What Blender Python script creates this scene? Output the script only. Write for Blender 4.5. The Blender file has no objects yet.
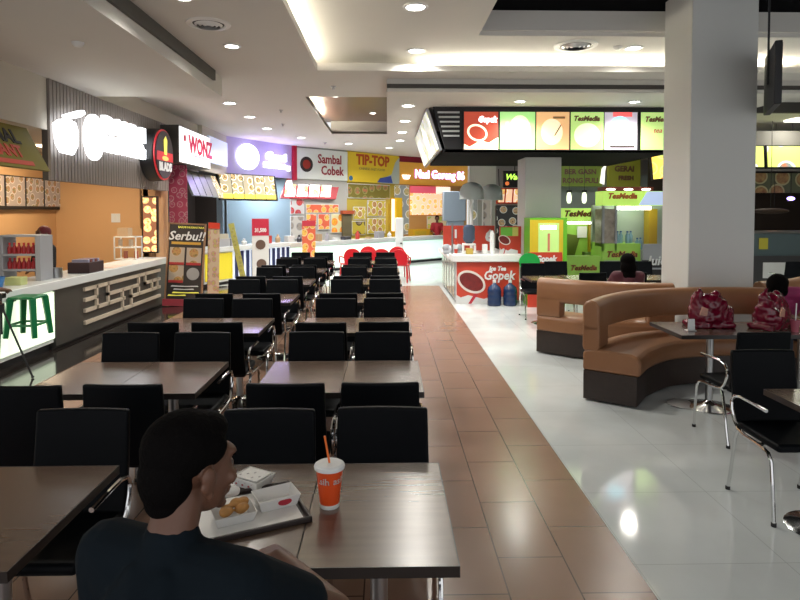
import bpy, bmesh, math, random
from mathutils import Vector, Matrix
random.seed(7)
SC = bpy.context.scene
COL = SC.collection
R = math.radians

# ---------------------------------------------------------------- camera
cd = bpy.data.cameras.new('camera'); cam = bpy.data.objects.new('camera', cd); COL.objects.link(cam)
cd.sensor_width = 36; cd.lens = 27.0; cd.shift_y = -0.085; cd.clip_start = .05; cd.clip_end = 100
cam.location = (0, 0, 1.85); cam.rotation_euler = (R(88), 0, R(-1.24))
SC.camera = cam
# ---------------------------------------------------------------- world / exposure
w = bpy.data.worlds.new('world'); SC.world = w; w.use_nodes = True
w.node_tree.nodes['Background'].inputs[0].default_value = (.97, .98, 1, 1)
w.node_tree.nodes['Background'].inputs[1].default_value = 1.05
vs = SC.view_settings
vs.view_transform = 'Standard'; vs.look = 'None'; vs.gamma = 1; vs.use_curve_mapping = False
vs.exposure = 0.0
DOWN_W = 75.0      # watts of each recessed lamp
COVE_E = 60.0

# ---------------------------------------------------------------- materials
MATS = {}
def new_mat(name):
    m = bpy.data.materials.new(name); m.use_nodes = True
    return m, m.node_tree, m.node_tree.nodes['Principled BSDF']
def mat(name, col, rough=.5, metal=0, coat=0, emit=0, ecol=None, noise=0, nscale=8, bump=0, trans=0, alpha=1, spec=.5):
    if name in MATS: return MATS[name]
    m, nt, b = new_mat(name)
    b.inputs['Base Color'].default_value = (*col, 1)
    b.inputs['Roughness'].default_value = rough
    b.inputs['Metallic'].default_value = metal
    b.inputs['Coat Weight'].default_value = coat
    b.inputs['Specular IOR Level'].default_value = spec
    b.inputs['Transmission Weight'].default_value = trans
    b.inputs['Alpha'].default_value = alpha
    if emit:
        b.inputs['Emission Color'].default_value = (*(ecol or col), 1)
        b.inputs['Emission Strength'].default_value = emit
    if noise or bump:
        tc = nt.nodes.new('ShaderNodeTexCoord'); n = nt.nodes.new('ShaderNodeTexNoise')
        n.inputs['Scale'].default_value = nscale; n.inputs['Detail'].default_value = 5
        nt.links.new(tc.outputs['Object'], n.inputs['Vector'])
        if noise:
            r = nt.nodes.new('ShaderNodeMixRGB'); r.inputs[1].default_value = (*[c*(1-noise) for c in col], 1)
            r.inputs[2].default_value = (*[min(1, c*(1+noise)) for c in col], 1)
            nt.links.new(n.outputs[0], r.inputs[0]); nt.links.new(r.outputs[0], b.inputs['Base Color'])
        if bump:
            bp = nt.nodes.new('ShaderNodeBump'); bp.inputs['Strength'].default_value = bump; bp.inputs['Distance'].default_value = .01
            nt.links.new(n.outputs[0], bp.inputs['Height']); nt.links.new(bp.outputs[0], b.inputs['Normal'])
    MATS[name] = m
    return m
def wood(name, c1, c2, rough=.3, coat=0, scale=(1, 12, 12)):
    m, nt, b = new_mat(name)
    tc = nt.nodes.new('ShaderNodeTexCoord'); mp = nt.nodes.new('ShaderNodeMapping'); mp.inputs['Scale'].default_value = scale
    n = nt.nodes.new('ShaderNodeTexNoise'); n.inputs['Scale'].default_value = 3; n.inputs['Detail'].default_value = 8
    r = nt.nodes.new('ShaderNodeMixRGB'); r.inputs[1].default_value = (*c1, 1); r.inputs[2].default_value = (*c2, 1)
    nt.links.new(tc.outputs['Object'], mp.inputs[0]); nt.links.new(mp.outputs[0], n.inputs['Vector'])
    nt.links.new(n.outputs[0], r.inputs[0]); nt.links.new(r.outputs[0], b.inputs['Base Color'])
    b.inputs['Roughness'].default_value = rough; b.inputs['Coat Weight'].default_value = coat
    MATS[name] = m
    return m
def tile(name, c1, c2, grout, bw, rh, rough, swap, off, ox=0, oy=0, mortar=.003, spec=.5):
    m, nt, b = new_mat(name)
    tc = nt.nodes.new('ShaderNodeTexCoord'); mp = nt.nodes.new('ShaderNodeMapping')
    mp.inputs['Location'].default_value = (ox, oy, 0)
    br = nt.nodes.new('ShaderNodeTexBrick')
    br.inputs['Scale'].default_value = 1; br.inputs['Brick Width'].default_value = bw; br.inputs['Row Height'].default_value = rh
    br.inputs['Mortar Size'].default_value = mortar; br.inputs['Mortar Smooth'].default_value = .1
    br.offset = off; br.offset_frequency = 2
    br.inputs['Color1'].default_value = (*c1, 1); br.inputs['Color2'].default_value = (*c2, 1); br.inputs['Mortar'].default_value = (*grout, 1)
    if swap:
        s = nt.nodes.new('ShaderNodeSeparateXYZ'); c = nt.nodes.new('ShaderNodeCombineXYZ')
        nt.links.new(tc.outputs['Object'], s.inputs[0]); nt.links.new(s.outputs[1], c.inputs[0]); nt.links.new(s.outputs[0], c.inputs[1])
        nt.links.new(c.outputs[0], mp.inputs[0])
    else:
        nt.links.new(tc.outputs['Object'], mp.inputs[0])
    nt.links.new(mp.outputs[0], br.inputs['Vector'])
    n = nt.nodes.new('ShaderNodeTexNoise'); n.inputs['Scale'].default_value = 2.2; n.inputs['Detail'].default_value = 6
    nt.links.new(tc.outputs['Object'], n.inputs['Vector'])
    mx = nt.nodes.new('ShaderNodeMixRGB'); mx.blend_type = 'MULTIPLY'; mx.inputs[0].default_value = .25
    nt.links.new(br.outputs[0], mx.inputs[1]); nt.links.new(n.outputs[0], mx.inputs[2]); nt.links.new(mx.outputs[0], b.inputs['Base Color'])
    mr = nt.nodes.new('ShaderNodeMapRange'); mr.inputs[3].default_value = rough*.8; mr.inputs[4].default_value = rough*1.3
    nt.links.new(n.outputs[0], mr.inputs[0]); nt.links.new(mr.outputs[0], b.inputs['Roughness'])
    b.inputs['Specular IOR Level'].default_value = spec
    MATS[name] = m
    return m
def food(name, bg, plate, foods, scale=6, emit=0, seed=0, rnd=.55):
    """printed picture of dishes: round plates with coloured food on a plain ground"""
    m, nt, b = new_mat(name)
    N = nt.nodes.new; L = nt.links.new
    tc = N('ShaderNodeTexCoord'); sp = N('ShaderNodeSeparateXYZ'); cb = N('ShaderNodeCombineXYZ'); mp = N('ShaderNodeMapping'); mp.inputs['Location'].default_value = (seed*3.7, seed*1.9, 0)
    L(tc.outputs['Object'], sp.inputs[0]); L(sp.outputs[0], cb.inputs[0]); L(sp.outputs[2], cb.inputs[1]); L(cb.outputs[0], mp.inputs[0])
    v = N('ShaderNodeTexVoronoi'); v.voronoi_dimensions = '2D'; v.inputs['Scale'].default_value = scale; v.inputs['Randomness'].default_value = rnd
    L(mp.outputs[0], v.inputs['Vector'])
    n = N('ShaderNodeTexNoise'); n.inputs['Scale'].default_value = scale*4; n.inputs['Detail'].default_value = 3; L(mp.outputs[0], n.inputs['Vector'])
    fr = N('ShaderNodeValToRGB'); fr.color_ramp.interpolation = 'LINEAR'
    els = fr.color_ramp.elements
    els[0].position = .3; els[0].color = (*foods[0], 1); els[1].position = .7; els[1].color = (*foods[-1], 1)
    for i, f in enumerate(foods[1:-1]):
        e = els.new(.3+.4*(i+1)/(len(foods)-1)); e.color = (*f, 1)
    L(n.outputs[0], fr.inputs[0])
    rp = N('ShaderNodeValToRGB'); rp.color_ramp.interpolation = 'CONSTANT'
    e = rp.color_ramp.elements; e[0].position = 0; e[0].color = (0, 0, 0, 1); e[1].position = .31; e[1].color = (1, 1, 1, 1)
    r2 = N('ShaderNodeValToRGB'); r2.color_ramp.interpolation = 'CONSTANT'
    e = r2.color_ramp.elements; e[0].position = 0; e[0].color = (0, 0, 0, 1); e[1].position = .385; e[1].color = (1, 1, 1, 1)
    L(v.outputs['Distance'], rp.inputs[0]); L(v.outputs['Distance'], r2.inputs[0])
    m1 = N('ShaderNodeMixRGB'); L(rp.outputs[0], m1.inputs[0]); L(fr.outputs[0], m1.inputs[1]); m1.inputs[2].default_value = (*plate, 1)
    m2 = N('ShaderNodeMixRGB'); L(r2.outputs[0], m2.inputs[0]); L(m1.outputs[0], m2.inputs[1]); m2.inputs[2].default_value = (*bg, 1)
    L(m2.outputs[0], b.inputs['Base Color'])
    if emit:
        L(m2.outputs[0], b.inputs['Emission Color']); b.inputs['Emission Strength'].default_value = emit
    b.inputs['Roughness'].default_value = .35
    MATS[name] = m
    return m

# ---------------------------------------------------------------- mesh builder
class MB:
    def __init__(s): s.bm = bmesh.new()
    def box(s, x0, y0, z0, x1, y1, z1, M=None):
        vs_ = [s.bm.verts.new((x, y, z)) for z in (z0, z1) for y in (y0, y1) for x in (x0, x1)]
        for f in ((0, 2, 3, 1), (4, 5, 7, 6), (0, 1, 5, 4), (2, 6, 7, 3), (0, 4, 6, 2), (1, 3, 7, 5)):
            s.bm.faces.new([vs_[i] for i in f])
        if M is not None: bmesh.ops.transform(s.bm, matrix=M, verts=vs_)
        return s
    def cyl(s, c, r, h, n=20, r2=None, axis='z', M=None):
        """cylinder or cone standing from c, height h"""
        r2 = r if r2 is None else r2
        a = []; bb = []
        for i in range(n):
            t = 2*math.pi*i/n; u, v = math.cos(t), math.sin(t)
            if axis == 'z': a.append((c[0]+u*r, c[1]+v*r, c[2])); bb.append((c[0]+u*r2, c[1]+v*r2, c[2]+h))
            elif axis == 'y': a.append((c[0]+u*r, c[1], c[2]+v*r)); bb.append((c[0]+u*r2, c[1]+h, c[2]+v*r2))
            else: a.append((c[0], c[1]+u*r, c[2]+v*r)); bb.append((c[0]+h, c[1]+u*r2, c[2]+v*r2))
        A = [s.bm.verts.new(p) for p in a]; B = [s.bm.verts.new(p) for p in bb]
        for i in range(n):
            j = (i+1) % n; s.bm.faces.new((A[i], A[j], B[j], B[i]))
        s.bm.faces.new(A[::-1]); s.bm.faces.new(B)
        if M is not None: bmesh.ops.transform(s.bm, matrix=M, verts=A+B)
        return s
    def lathe(s, prof, c=(0, 0, 0), n=28, sx=1, sy=1):
        rings = []
        for r, z in prof:
            if r < 1e-5: rings.append([s.bm.verts.new((c[0], c[1], c[2]+z))])
            else: rings.append([s.bm.verts.new((c[0]+sx*r*math.cos(2*math.pi*i/n), c[1]+sy*r*math.sin(2*math.pi*i/n), c[2]+z)) for i in range(n)])
        for A, B in zip(rings, rings[1:]):
            if len(A) == 1 and len(B) == 1: continue
            for i in range(n):
                j = (i+1) % n
                if len(A) == 1: s.bm.faces.new((A[0], B[j], B[i]))
                elif len(B) == 1: s.bm.faces.new((A[i], A[j], B[0]))
                else: s.bm.faces.new((A[i], A[j], B[j], B[i]))
        return s
    def tube(s, pts, r, n=10, rr=None):
        pts = [Vector(p) for p in pts]
        rings = []; up = None
        for i, p in enumerate(pts):
            t = (pts[min(i+1, len(pts)-1)]-pts[max(i-1, 0)]).normalized()
            if up is None:
                up = Vector((0, 0, 1)) if abs(t.z) < .9 else Vector((1, 0, 0))
            a = t.cross(up).normalized(); up = a.cross(t).normalized()
            q = rr[i] if rr else r
            rings.append([s.bm.verts.new(p+a*math.cos(2*math.pi*k/n)*q+up*math.sin(2*math.pi*k/n)*q) for k in range(n)])
        for A, B in zip(rings, rings[1:]):
            for i in range(n):
                j = (i+1) % n; s.bm.faces.new((A[i], A[j], B[j], B[i]))
        s.bm.faces.new(rings[0][::-1]); s.bm.faces.new(rings[-1])
        return s
    def ell(s, c, rad, rot=None, sub=3):
        M = Matrix.Translation(Vector(c)) @ (rot.to_4x4() if rot is not None else Matrix.Identity(4)) @ Matrix.Diagonal((*rad, 1))
        bmesh.ops.create_icosphere(s.bm, subdivisions=sub, radius=1, matrix=M)
        return s
    def bone(s, a, b, ra, rb, n=16):
        a, b = Vector(a), Vector(b)
        s.ell(a, (ra,)*3, sub=2); s.ell(b, (rb,)*3, sub=2)
        if (b-a).length > 1e-4: s.tube([a, b], 0, n=n, rr=[ra, rb])
        return s
    def poly(s, pts, y0, y1):
        """outline in x,z extruded along y"""
        A = [s.bm.verts.new((x, y0, z)) for x, z in pts]; B = [s.bm.verts.new((x, y1, z)) for x, z in pts]
        n = len(pts)
        for i in range(n):
            j = (i+1) % n; s.bm.faces.new((A[i], A[j], B[j], B[i]))
        s.bm.faces.new(A[::-1]); s.bm.faces.new(B)
        return s
    def build(s, name, m, parent=None, smooth=False, bevel=0, seg=2, loc=None, rot=None):
        bmesh.ops.recalc_face_normals(s.bm, faces=s.bm.faces)
        me = bpy.data.meshes.new(name); s.bm.to_mesh(me); s.bm.free()
        me.materials.append(m)
        if smooth:
            for p in me.polygons: p.use_smooth = True
            try: me.set_sharp_from_angle(angle=R(40))
            except Exception: pass
        o = bpy.data.objects.new(name, me); COL.objects.link(o)
        if parent is not None: o.parent = parent
        if loc: o.location = loc
        if rot: o.rotation_euler = rot
        if bevel:
            bv = o.modifiers.new('bevel', 'BEVEL'); bv.width = bevel; bv.segments = seg; bv.limit_method = 'ANGLE'; bv.angle_limit = R(40)
            if not smooth:
                for p in me.polygons: p.use_smooth = True
                try: me.set_sharp_from_angle(angle=R(40))
                except Exception: pass
        return o
def fuse(bm, voxel, smooth=6):
    me = bpy.data.meshes.new('tmp'); bm.to_mesh(me); bm.free()
    o = bpy.data.objects.new('tmp', me); COL.objects.link(o)
    r = o.modifiers.new('r', 'REMESH'); r.mode = 'VOXEL'; r.voxel_size = voxel; r.use_smooth_shade = True
    sm = o.modifiers.new('s', 'SMOOTH'); sm.factor = .5; sm.iterations = smooth
    dg = bpy.context.evaluated_depsgraph_get(); dg.update()
    res = bpy.data.meshes.new_from_object(o.evaluated_get(dg))
    bpy.data.objects.remove(o); bpy.data.meshes.remove(me)
    return res
def fused(mb, name, m, parent=None, voxel=.01, smooth=6):
    bmesh.ops.recalc_face_normals(mb.bm, faces=mb.bm.faces)
    me = fuse(mb.bm, voxel, smooth); me.name = name; me.materials.clear(); me.materials.append(m)
    for p in me.polygons: p.use_smooth = True; p.material_index = 0
    o = bpy.data.objects.new(name, me); COL.objects.link(o)
    if parent is not None: o.parent = parent
    return o
def tag(o, label, cat, group=None, kind=None):
    o['label'] = label; o['category'] = cat
    if group: o['group'] = group
    if kind: o['kind'] = kind
    return o
def thing(name, label, cat, loc=(0, 0, 0), rz=0, group=None, tilt=0):
    o = bpy.data.objects.new(name, None); COL.objects.link(o); o.location = loc; o.rotation_euler = (tilt, 0, rz)
    return tag(o, label, cat, group)
def struct(o, name=None):
    if name: o.name = name
    o['kind'] = 'structure'; return o
def text_mesh(s, size, ext=.004, off=0, shear=0, sx=1.0, align='CENTER', space=1):
    cu = bpy.data.curves.new('t', 'FONT'); cu.body = s; cu.size = size; cu.extrude = ext; cu.offset = off; cu.shear = shear
    cu.align_x = align; cu.align_y = 'CENTER'; cu.resolution_u = 2; cu.space_character = space
    o = bpy.data.objects.new('t', cu); COL.objects.link(o)
    dg = bpy.context.evaluated_depsgraph_get(); dg.update()
    me = bpy.data.meshes.new_from_object(o.evaluated_get(dg))
    bpy.data.objects.remove(o); bpy.data.curves.remove(cu)
    me.transform(Matrix(((sx, 0, 0, 0), (0, 0, -1, 0), (0, 1, 0, 0), (0, 0, 0, 1))))
    return me
def text(s, x, y, z, size, m, parent, name='lettering', tilt=0, **k):
    me = text_mesh(s, size, **k); me.materials.clear(); me.materials.append(m)
    for p in me.polygons: p.material_index = 0
    o = bpy.data.objects.new(name, me); COL.objects.link(o); o.parent = parent; o.location = (x, y, z)
    o.rotation_euler = (0, tilt, 0)
    return o
def copy_tree(o, parent=None):
    c = o.copy(); COL.objects.link(c); c.parent = parent
    for ch in o.children: copy_tree(ch, c)
    return c
def spline(pts, step=.06):
    P = [Vector((*p, 0)) for p in pts]; P = [2*P[0]-P[1]]+P+[2*P[-1]-P[-2]]; out = []
    for i in range(1, len(P)-2):
        n = max(2, int((P[i+1]-P[i]).length/step))
        for k in range(n):
            t = k/n; a, b, c, d = P[i-1], P[i], P[i+1], P[i+2]
            out.append(.5*((2*b)+(-a+c)*t+(2*a-5*b+4*c-d)*t*t+(-a+3*b-3*c+d)*t**3))
    out.append(P[-2]); return out
def sweep(mb, path, prof, side=1):
    """closed profile of (offset, z) carried along a plan path; offset to the right of travel when side=1"""
    rings = []
    for i, p in enumerate(path):
        t = (path[min(i+1, len(path)-1)]-path[max(i-1, 0)]).normalized(); n = Vector((t.y, -t.x, 0))*side
        rings.append([mb.bm.verts.new((p.x+n.x*o, p.y+n.y*o, z)) for o, z in prof])
    k = len(prof)
    for A, B in zip(rings, rings[1:]):
        for i in range(k):
            j = (i+1) % k; mb.bm.faces.new((A[i], A[j], B[j], B[i]))
    mb.bm.faces.new(rings[0][::-1]); mb.bm.faces.new(rings[-1])
    return mb

# palette
PAINT = mat('ceiling_paint', (.66, .64, .60), .8, noise=.03, nscale=1.5)
CREAM = mat('cream_paint', (.58, .54, .46), .7, noise=.04, nscale=2)
WHITEW = mat('column_paint', (.63, .64, .62), .55, noise=.03, nscale=1.2)
BLACKP = mat('black_paint', (.012, .012, .014), .5)
VOIDM = mat('void_black', (.002, .002, .003), .95, spec=.05)
CHROME = mat('chrome', (.72, .72, .72), .12, 1)
STEEL = mat('brushed_steel', (.45, .45, .45), .3, 1)
VINYL = mat('black_vinyl', (.0018, .0026, .0038), .5, noise=.2, nscale=20, bump=.06, spec=.10)
TOP = wood('table_laminate', (.075, .046, .032), (.125, .08, .055), .26, .5)
TOP.node_tree.nodes['Principled BSDF'].inputs['Coat Roughness'].default_value = .2
EDGE = mat('table_edge', (.018, .013, .011), .35)
TAN = mat('tan_vinyl', (.27, .125, .058), .36, noise=.12, nscale=5, bump=.05)
DWOOD = wood('dark_wenge', (.018, .010, .008), (.038, .022, .016), .35)
WHITE = mat('white_plastic', (.75, .77, .77), .35)
WORKTOP = mat('white_worktop', (.68, .72, .72), .25)
LAMPM = mat('lamp_glass', (1, 1, 1), .3, emit=14, ecol=(1, .98, .93))
TRIMR = mat('lamp_ring', (.75, .75, .73), .4)
RED = mat('red_print', (.55, .045, .02), .35)
GREEN = mat('green_plastic', (.0, .16, .05), .35)
SKIN = mat('skin', (.13, .058, .034), .5, noise=.1, nscale=30)
HAIR = mat('black_hair', (.003, .0025, .0025), .8, bump=.35, nscale=120, spec=.05)

# ---------------------------------------------------------------- floor
FL1 = tile('brown_tile', (.24, .135, .092), (.265, .152, .106), (.06, .036, .026), .61, .351, .22, True, .5, ox=.53, oy=.46-.351*2+.004, mortar=.004)
FL2 = tile('white_tile', (.62, .66, .66), (.64, .68, .68), (.46, .49, .49), .8, .8, .07, False, 0, ox=.3, oy=.15, mortar=.0025)
FL3 = tile('dark_tile', (.022, .018, .016), (.028, .022, .02), (.01, .01, .01), .6, .6, .10, False, 0, mortar=.003)
def slab(name, x0, y0, x1, y1, z0, z1, m):
    return struct(MB().box(x0, y0, z0, x1, y1, z1).build(name, m))
slab('floor', -3.75, -1.5, 1.29, 14.8, -.1, 0, FL1)
slab('floor', 1.29, -1.5, 12, 14.8, -.1, 0, FL2)
slab('floor', -7, -1.5, -3.75, 14.8, -.1, 0, FL3)
slab('floor', -7, 14.8, 12, 26, -.1, 0, FL2)

# ---------------------------------------------------------------- ceiling
Z = 3.95
slab('ceiling', -2.6, -1.5, -1.07, 9.1, Z, Z+.06, PAINT)
slab('ceiling', -7, 9.1, 12, 11.15, Z, Z+.06, PAINT)
slab('ceiling', -7, 11.15, -1.5, 16.5, Z, Z+.06, PAINT)
slab('ceiling', 0, 11.15, 12, 16.5, Z, Z+.06, PAINT)
slab('ceiling', -7, 16.5, 12, 26, Z, Z+.06, PAINT)
slab('ceiling', 6.5, -1.5, 12, 9.1, Z, Z+.06, PAINT)
slab('ceiling', -7, -1.5, -2.6, 9.6, 3.65, Z+.06, PAINT)       # low soffit on the stall side
slab('gap_shade_strip', -2.6, -1.5, -2.56, 9.1, 3.80, Z, mat('painted_gap_shade', (.10, .095, .085), .8))  # dark strip stands in for the shade in the gap above the soffit edge
# lit tray
slab('ceiling', -1.45, -1.5, 1.23, 9.62, 4.2, 4.26, PAINT)
slab('ceiling', 1.23, 8.1, 6.9, 9.62, 4.2, 4.26, PAINT)
slab('trim_2', -1.07, -1.5, -1.04, 9.1, Z, Z+.09, PAINT)
slab('trim_3', -1.04, 9.07, 6.5, 9.1, Z, Z+.09, PAINT)
slab('wall_tray', -1.5, -1.5, -1.45, 9.67, Z+.06, 4.26, PAINT)
slab('wall_tray', -1.5, 9.62, 6.9, 9.67, Z+.06, 4.26, PAINT)
# dark void above the tray
slab('wall_void', 1.23, 8.05, 6.9, 8.1, 4.26, 4.52, PAINT)
slab('wall_void', 1.18, -1.5, 1.23, 8.1, 4.26, 4.52, PAINT)
slab('ceiling', 1.18, -1.5, 12, 8.1, 4.52, 4.6, VOIDM)
LED = mat('cove_led', (1, .97, .85), .5, emit=COVE_E, ecol=(1, .93, .76))
def led(name, a, label):
    o = MB().box(*a).build(name, LED); return tag(o, label, 'light strip')
led('cove_light', (-1.30, .5, Z+.061, -1.25, 9.3, Z+.08), 'warm cove light strip hidden behind the lip along the long edge of the ceiling tray')
led('cove_light', (.6, 9.40, Z+.061, 6.4, 9.45, Z+.08), 'warm cove light strip glowing across the far edge of the ceiling tray')
# small wooden tray
BRN = mat('brown_ceiling', (.10, .052, .034), .3)
slab('ceiling', -1.75, 10.95, .2, 16.7, 4.3, 4.36, BRN)
for a in ((-1.53, 11.12, 0.03, 11.15), (-1.53, 16.5, .03, 16.53), (-1.53, 11.12, -1.5, 16.53), (0, 11.12, .03, 16.53)):
    slab('trim_4', a[0], a[1], a[2], a[3], Z+.02, 4.3 if a[1] > 16 or a[0] == 0 else 4.05, PAINT if a[0] != 0 else BRN)
slab('wall_tray', -1.80, 10.9, -1.75, 16.7, Z+.06, 4.36, PAINT)
slab('wall_tray', -1.8, 10.85, .2, 10.9, Z+.06, 4.36, PAINT)
led('cove_light', (-1.70, 11.3, Z+.061, -1.66, 16, Z+.09), 'warm cove light strip in the small brown ceiling tray')
# dropped beige soffit over the kiosks
slab('ceiling', 0, 9.6, 6.8, 16.6, 3.75, Z, PAINT)
slab('trim_5', 0, 9.56, 6.8, 9.6, 3.80, 3.86, mat('dark_trim', (.05, .045, .04), .6))
slab('trim_6', 0, 9.58, 6.8, 9.62, 3.74, 3.79, PAINT)

# ---------------------------------------------------------------- lamps
ORD = ['first', 'second', 'third', 'fourth', 'fifth', 'sixth', 'seventh', 'eighth', 'ninth']
def downlight(x, y, z, label, group, r=.085, power=1.0, col=(1, .96, .88)):
    r *= 1.18; t = thing('downlight', label, 'ceiling light', (x, y, z), 0, group)
    MB().lathe([(r*.82, -.002), (r*.85, -.014), (r*1.12, -.012), (r*1.15, 0), (r*.82, 0)], n=24).build('trim_ring', TRIMR, t, smooth=True)
    MB().lathe([(0, -.010), (r*.5, -.011), (r*.84, -.006)], n=24).build('lens', LAMPM, t, smooth=True)
    ld = bpy.data.lights.new('lamp', 'SPOT'); ld.energy = DOWN_W*power*4; ld.spot_size = R(150); ld.spot_blend = .9; ld.shadow_soft_size = .09; ld.color = col
    lo = bpy.data.objects.new('lamp', ld); COL.objects.link(lo); lo.parent = t; lo.location = (0, 0, -.03)
    return t
for i, (x, y) in enumerate(((-2.0, 6.0), (-1.97, 7.75))):
    downlight(x, y, Z, 'recessed downlight beside the round air vent, %s from the camera' % ORD[i], 'downlights by the round vent')
for i, (x, y) in enumerate(((.33, 6.98), (.43, 8.87))):
    downlight(x, y, 4.2, 'bright recessed downlight inside the lit ceiling tray, %s from the camera' % ORD[i], 'downlights in the tray', r=.11)
downlight(3.55, 8.65, 4.2, 'recessed downlight beside the silver diffuser in the ceiling tray', 'downlights in the tray', r=.10, power=.7)
for i, (x, y) in enumerate(((-3.05, 11.8), (-3.05, 13.5), (-3.05, 15.4), (-2.45, 17.3), (-1.2, 18.8), (.07, 20), (1.6, 21))):
    downlight(x, y, Z, 'recessed downlight in the curved line before the far stall signs, %s from the camera' % ORD[i], 'downlights before the far stalls', r=.11, power=1.1)
for i, (x, y) in enumerate(((.38, 10.86), (.38, 12.7), (.37, 14.5), (.35, 16.2))):
    downlight(x, y, 3.75, 'recessed downlight beside the hanging black menu canopy, %s from the camera' % ORD[i], 'downlights beside the canopy', r=.11)
for i, (x, y) in enumerate(((2.3, 10.4), (4.3, 10.4))):
    downlight(x, y, 3.75, 'recessed downlight above the canopy menu boards, over the %s board' % ('second' if i == 0 else 'fifth'), 'downlights above the canopy')
for i, (x, y) in enumerate(((-1.1, 12.9), (-.35, 15.1))):
    downlight(x, y, 4.3, 'small recessed downlight in the brown ceiling tray, %s from the camera' % ORD[i], 'downlights in the brown tray', r=.07, power=.4)
downlight(8.0, 9.6, Z, 'recessed downlight beyond the big white column and the hanging screen', 'downlights far side', r=.09)
downlight(8.2, 6.0, Z, 'unseen downlight added over the seating past the big column', 'downlights far side', r=.09, power=.8)  # extra lamp out of view, added to brighten the seating

def vent(x, y, z, r, label, dark):
    t = thing('air_vent', label, 'air vent', (x, y, z))
    MB().lathe([(r*.72, -.004), (r*.8, -.02), (r, -.012), (r*1.02, 0), (r*.72, 0)], n=36).build('outer_ring', TRIMR, t, smooth=True)
    b = MB()
    for k in (.18, .36, .54): b.lathe([(r*k, -.035), (r*(k+.10), -.012), (r*(k+.08), -.01), (r*k-.002, -.03)], n=36)
    b.build('diffuser_rings', STEEL if dark else TRIMR, t, smooth=True)
    MB().lathe([(0, -.004), (r*.72, -.004), (r*.72, 0)], n=36).build('throat', BLACKP, t)
vent(-2.0, 6.85, Z, .24, 'round white air diffuser in the ceiling above the stall-side tables', False)
vent(2.68, 8.55, 4.2, .30, 'round silver air diffuser in the lit ceiling tray', True)
for (x, y, z, l) in ((-3.3, 6.55, 3.65, 'small smoke detector on the low soffit near the striped fascia'), (3.3, 8.6, 4.2, 'small smoke detector in the tray beside the silver diffuser'), (-3.4, 4.9, 3.65, 'small metal sprinkler head on the low soffit')):
    b = MB().lathe([(0, -.05), (.035, -.045), (.06, -.02), (.065, 0)], n=18).build('smoke_detector' if 'smoke' in l else 'sprinkler', TRIMR, None, smooth=True, loc=(x, y, z)); tag(b, l, 'ceiling sensor')
# ceiling hatch seams and tiny sprinklers further away
for i, (x, y) in enumerate(((-2.2, 12.6), (-2.5, 14.6), (-.9, 10.2), (.3, 9.9), (-1.9, 18.5))):
    b = MB().lathe([(0, -.06), (.02, -.055), (.022, -.02), (.05, -.012), (.05, 0)], n=12).build('sprinkler', STEEL, None, smooth=True, loc=(x, y, Z))
    tag(b, 'small sprinkler head in the main ceiling, %s from the camera' % ORD[[2, 3, 1, 0, 4][i]], 'sprinkler', 'sprinkler heads')

# ---------------------------------------------------------------- left side walls and first stall
ORANGE = mat('orange_wall', (.64, .38, .18), .6, noise=.05, nscale=1)
slab('wall_left', -4.7, -1.5, -4.6, 8.27, 2.95, 3.66, CREAM)
slab('wall_stall', -6.8, 3, -6.7, 12.4, 0, 3.0, ORANGE)
slab('wall_stall', -6.7, 12.3, -4.85, 12.4, 0, 3.0, ORANGE)
slab('ceiling', -6.8, 3, -4.7, 12.4, 2.96, 3.0, CREAM)
slab('wall_pillar', -4.95, 12.3, -4.70, 13.0, 0, 2.9, mat('pillar_orange', (.50, .27, .12), .5))
slab('wall_left', -4.7, 8.28, -4.62, 14.8, 3.64, 3.95, CREAM)
RIB = mat('grey_slats', (.24, .21, .19), .4); RIB2 = mat('slat_gap', (.05, .043, .038), .6)
t = thing('slatted_fascia', 'brown-grey slatted fascia board carrying the glowing white sign', 'fascia', (-4.6, 8.28, 2.27), R(90))
MB().box(0, 0, 0, 4.40, .08, 1.37).build('backing', RIB2, t)
b = MB()
for i in range(49): b.box(.0+i*.09, -.035, 0, .07+i*.09, 0, 1.37)
b.build('slats', RIB, t)
WGLOW = mat('sign_white_glow', (1, 1, 1), .4, emit=2.6, ecol=(.92, .96, 1))
WGLOW2 = mat('sign_yellow_glow', (1, 1, .6), .4, emit=2.2, ecol=(.95, 1, .45))
HALO = mat('sign_halo', (.7, .75, 1), .4, emit=.9, ecol=(.55, .62, 1))
t = thing('glowing_sign', 'glowing white channel-letter sign with bowl and oval logo on the slatted fascia', 'sign', (-4.52, 8.3, 2.97), R(90))
def U(px): return 4.5*600/(387-px)-8.3     # along the fascia
# bowl with a spoon
bowl = [(x-.06, z) for x, z in [(-.05, .06), (.0, -.20), (.12, -.32), (.42, -.33), (.54, -.20), (.56, .02), (.50, .15), (.28, .17), (.08, .13)]]
MB().poly(bowl, -.08, -.02).build('bowl_logo', WGLOW, t, bevel=.02)
MB().poly([(.10, .20), (.52, .33), (.66, .36), (.70, .31), (.56, .24), (.2, .15)], -.09, -.03).build('spoon_logo', WGLOW, t, bevel=.015)
b = MB(); b.poly([(.98+.28*math.cos(a*math.pi/16), .0+.35*math.sin(a*math.pi/16)) for a in range(32)], -.09, -.02); b.build('oval_logo', WGLOW, t, bevel=.015)
b = MB(); b.poly([(1.0+.16*math.cos(a*math.pi/16), .0+.23*math.sin(a*math.pi/16)) for a in range(32)], -.10, -.09); b.build('oval_centre', WGLOW2, t)
text('BAKMI', 2.10, -.05, .24, .36, WGLOW, t, ext=.04, off=.014, sx=1.55)
text('NUSANTARA', 2.16, -.05, -.06, .34, WGLOW, t, ext=.04, off=.012, sx=.86)
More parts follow.
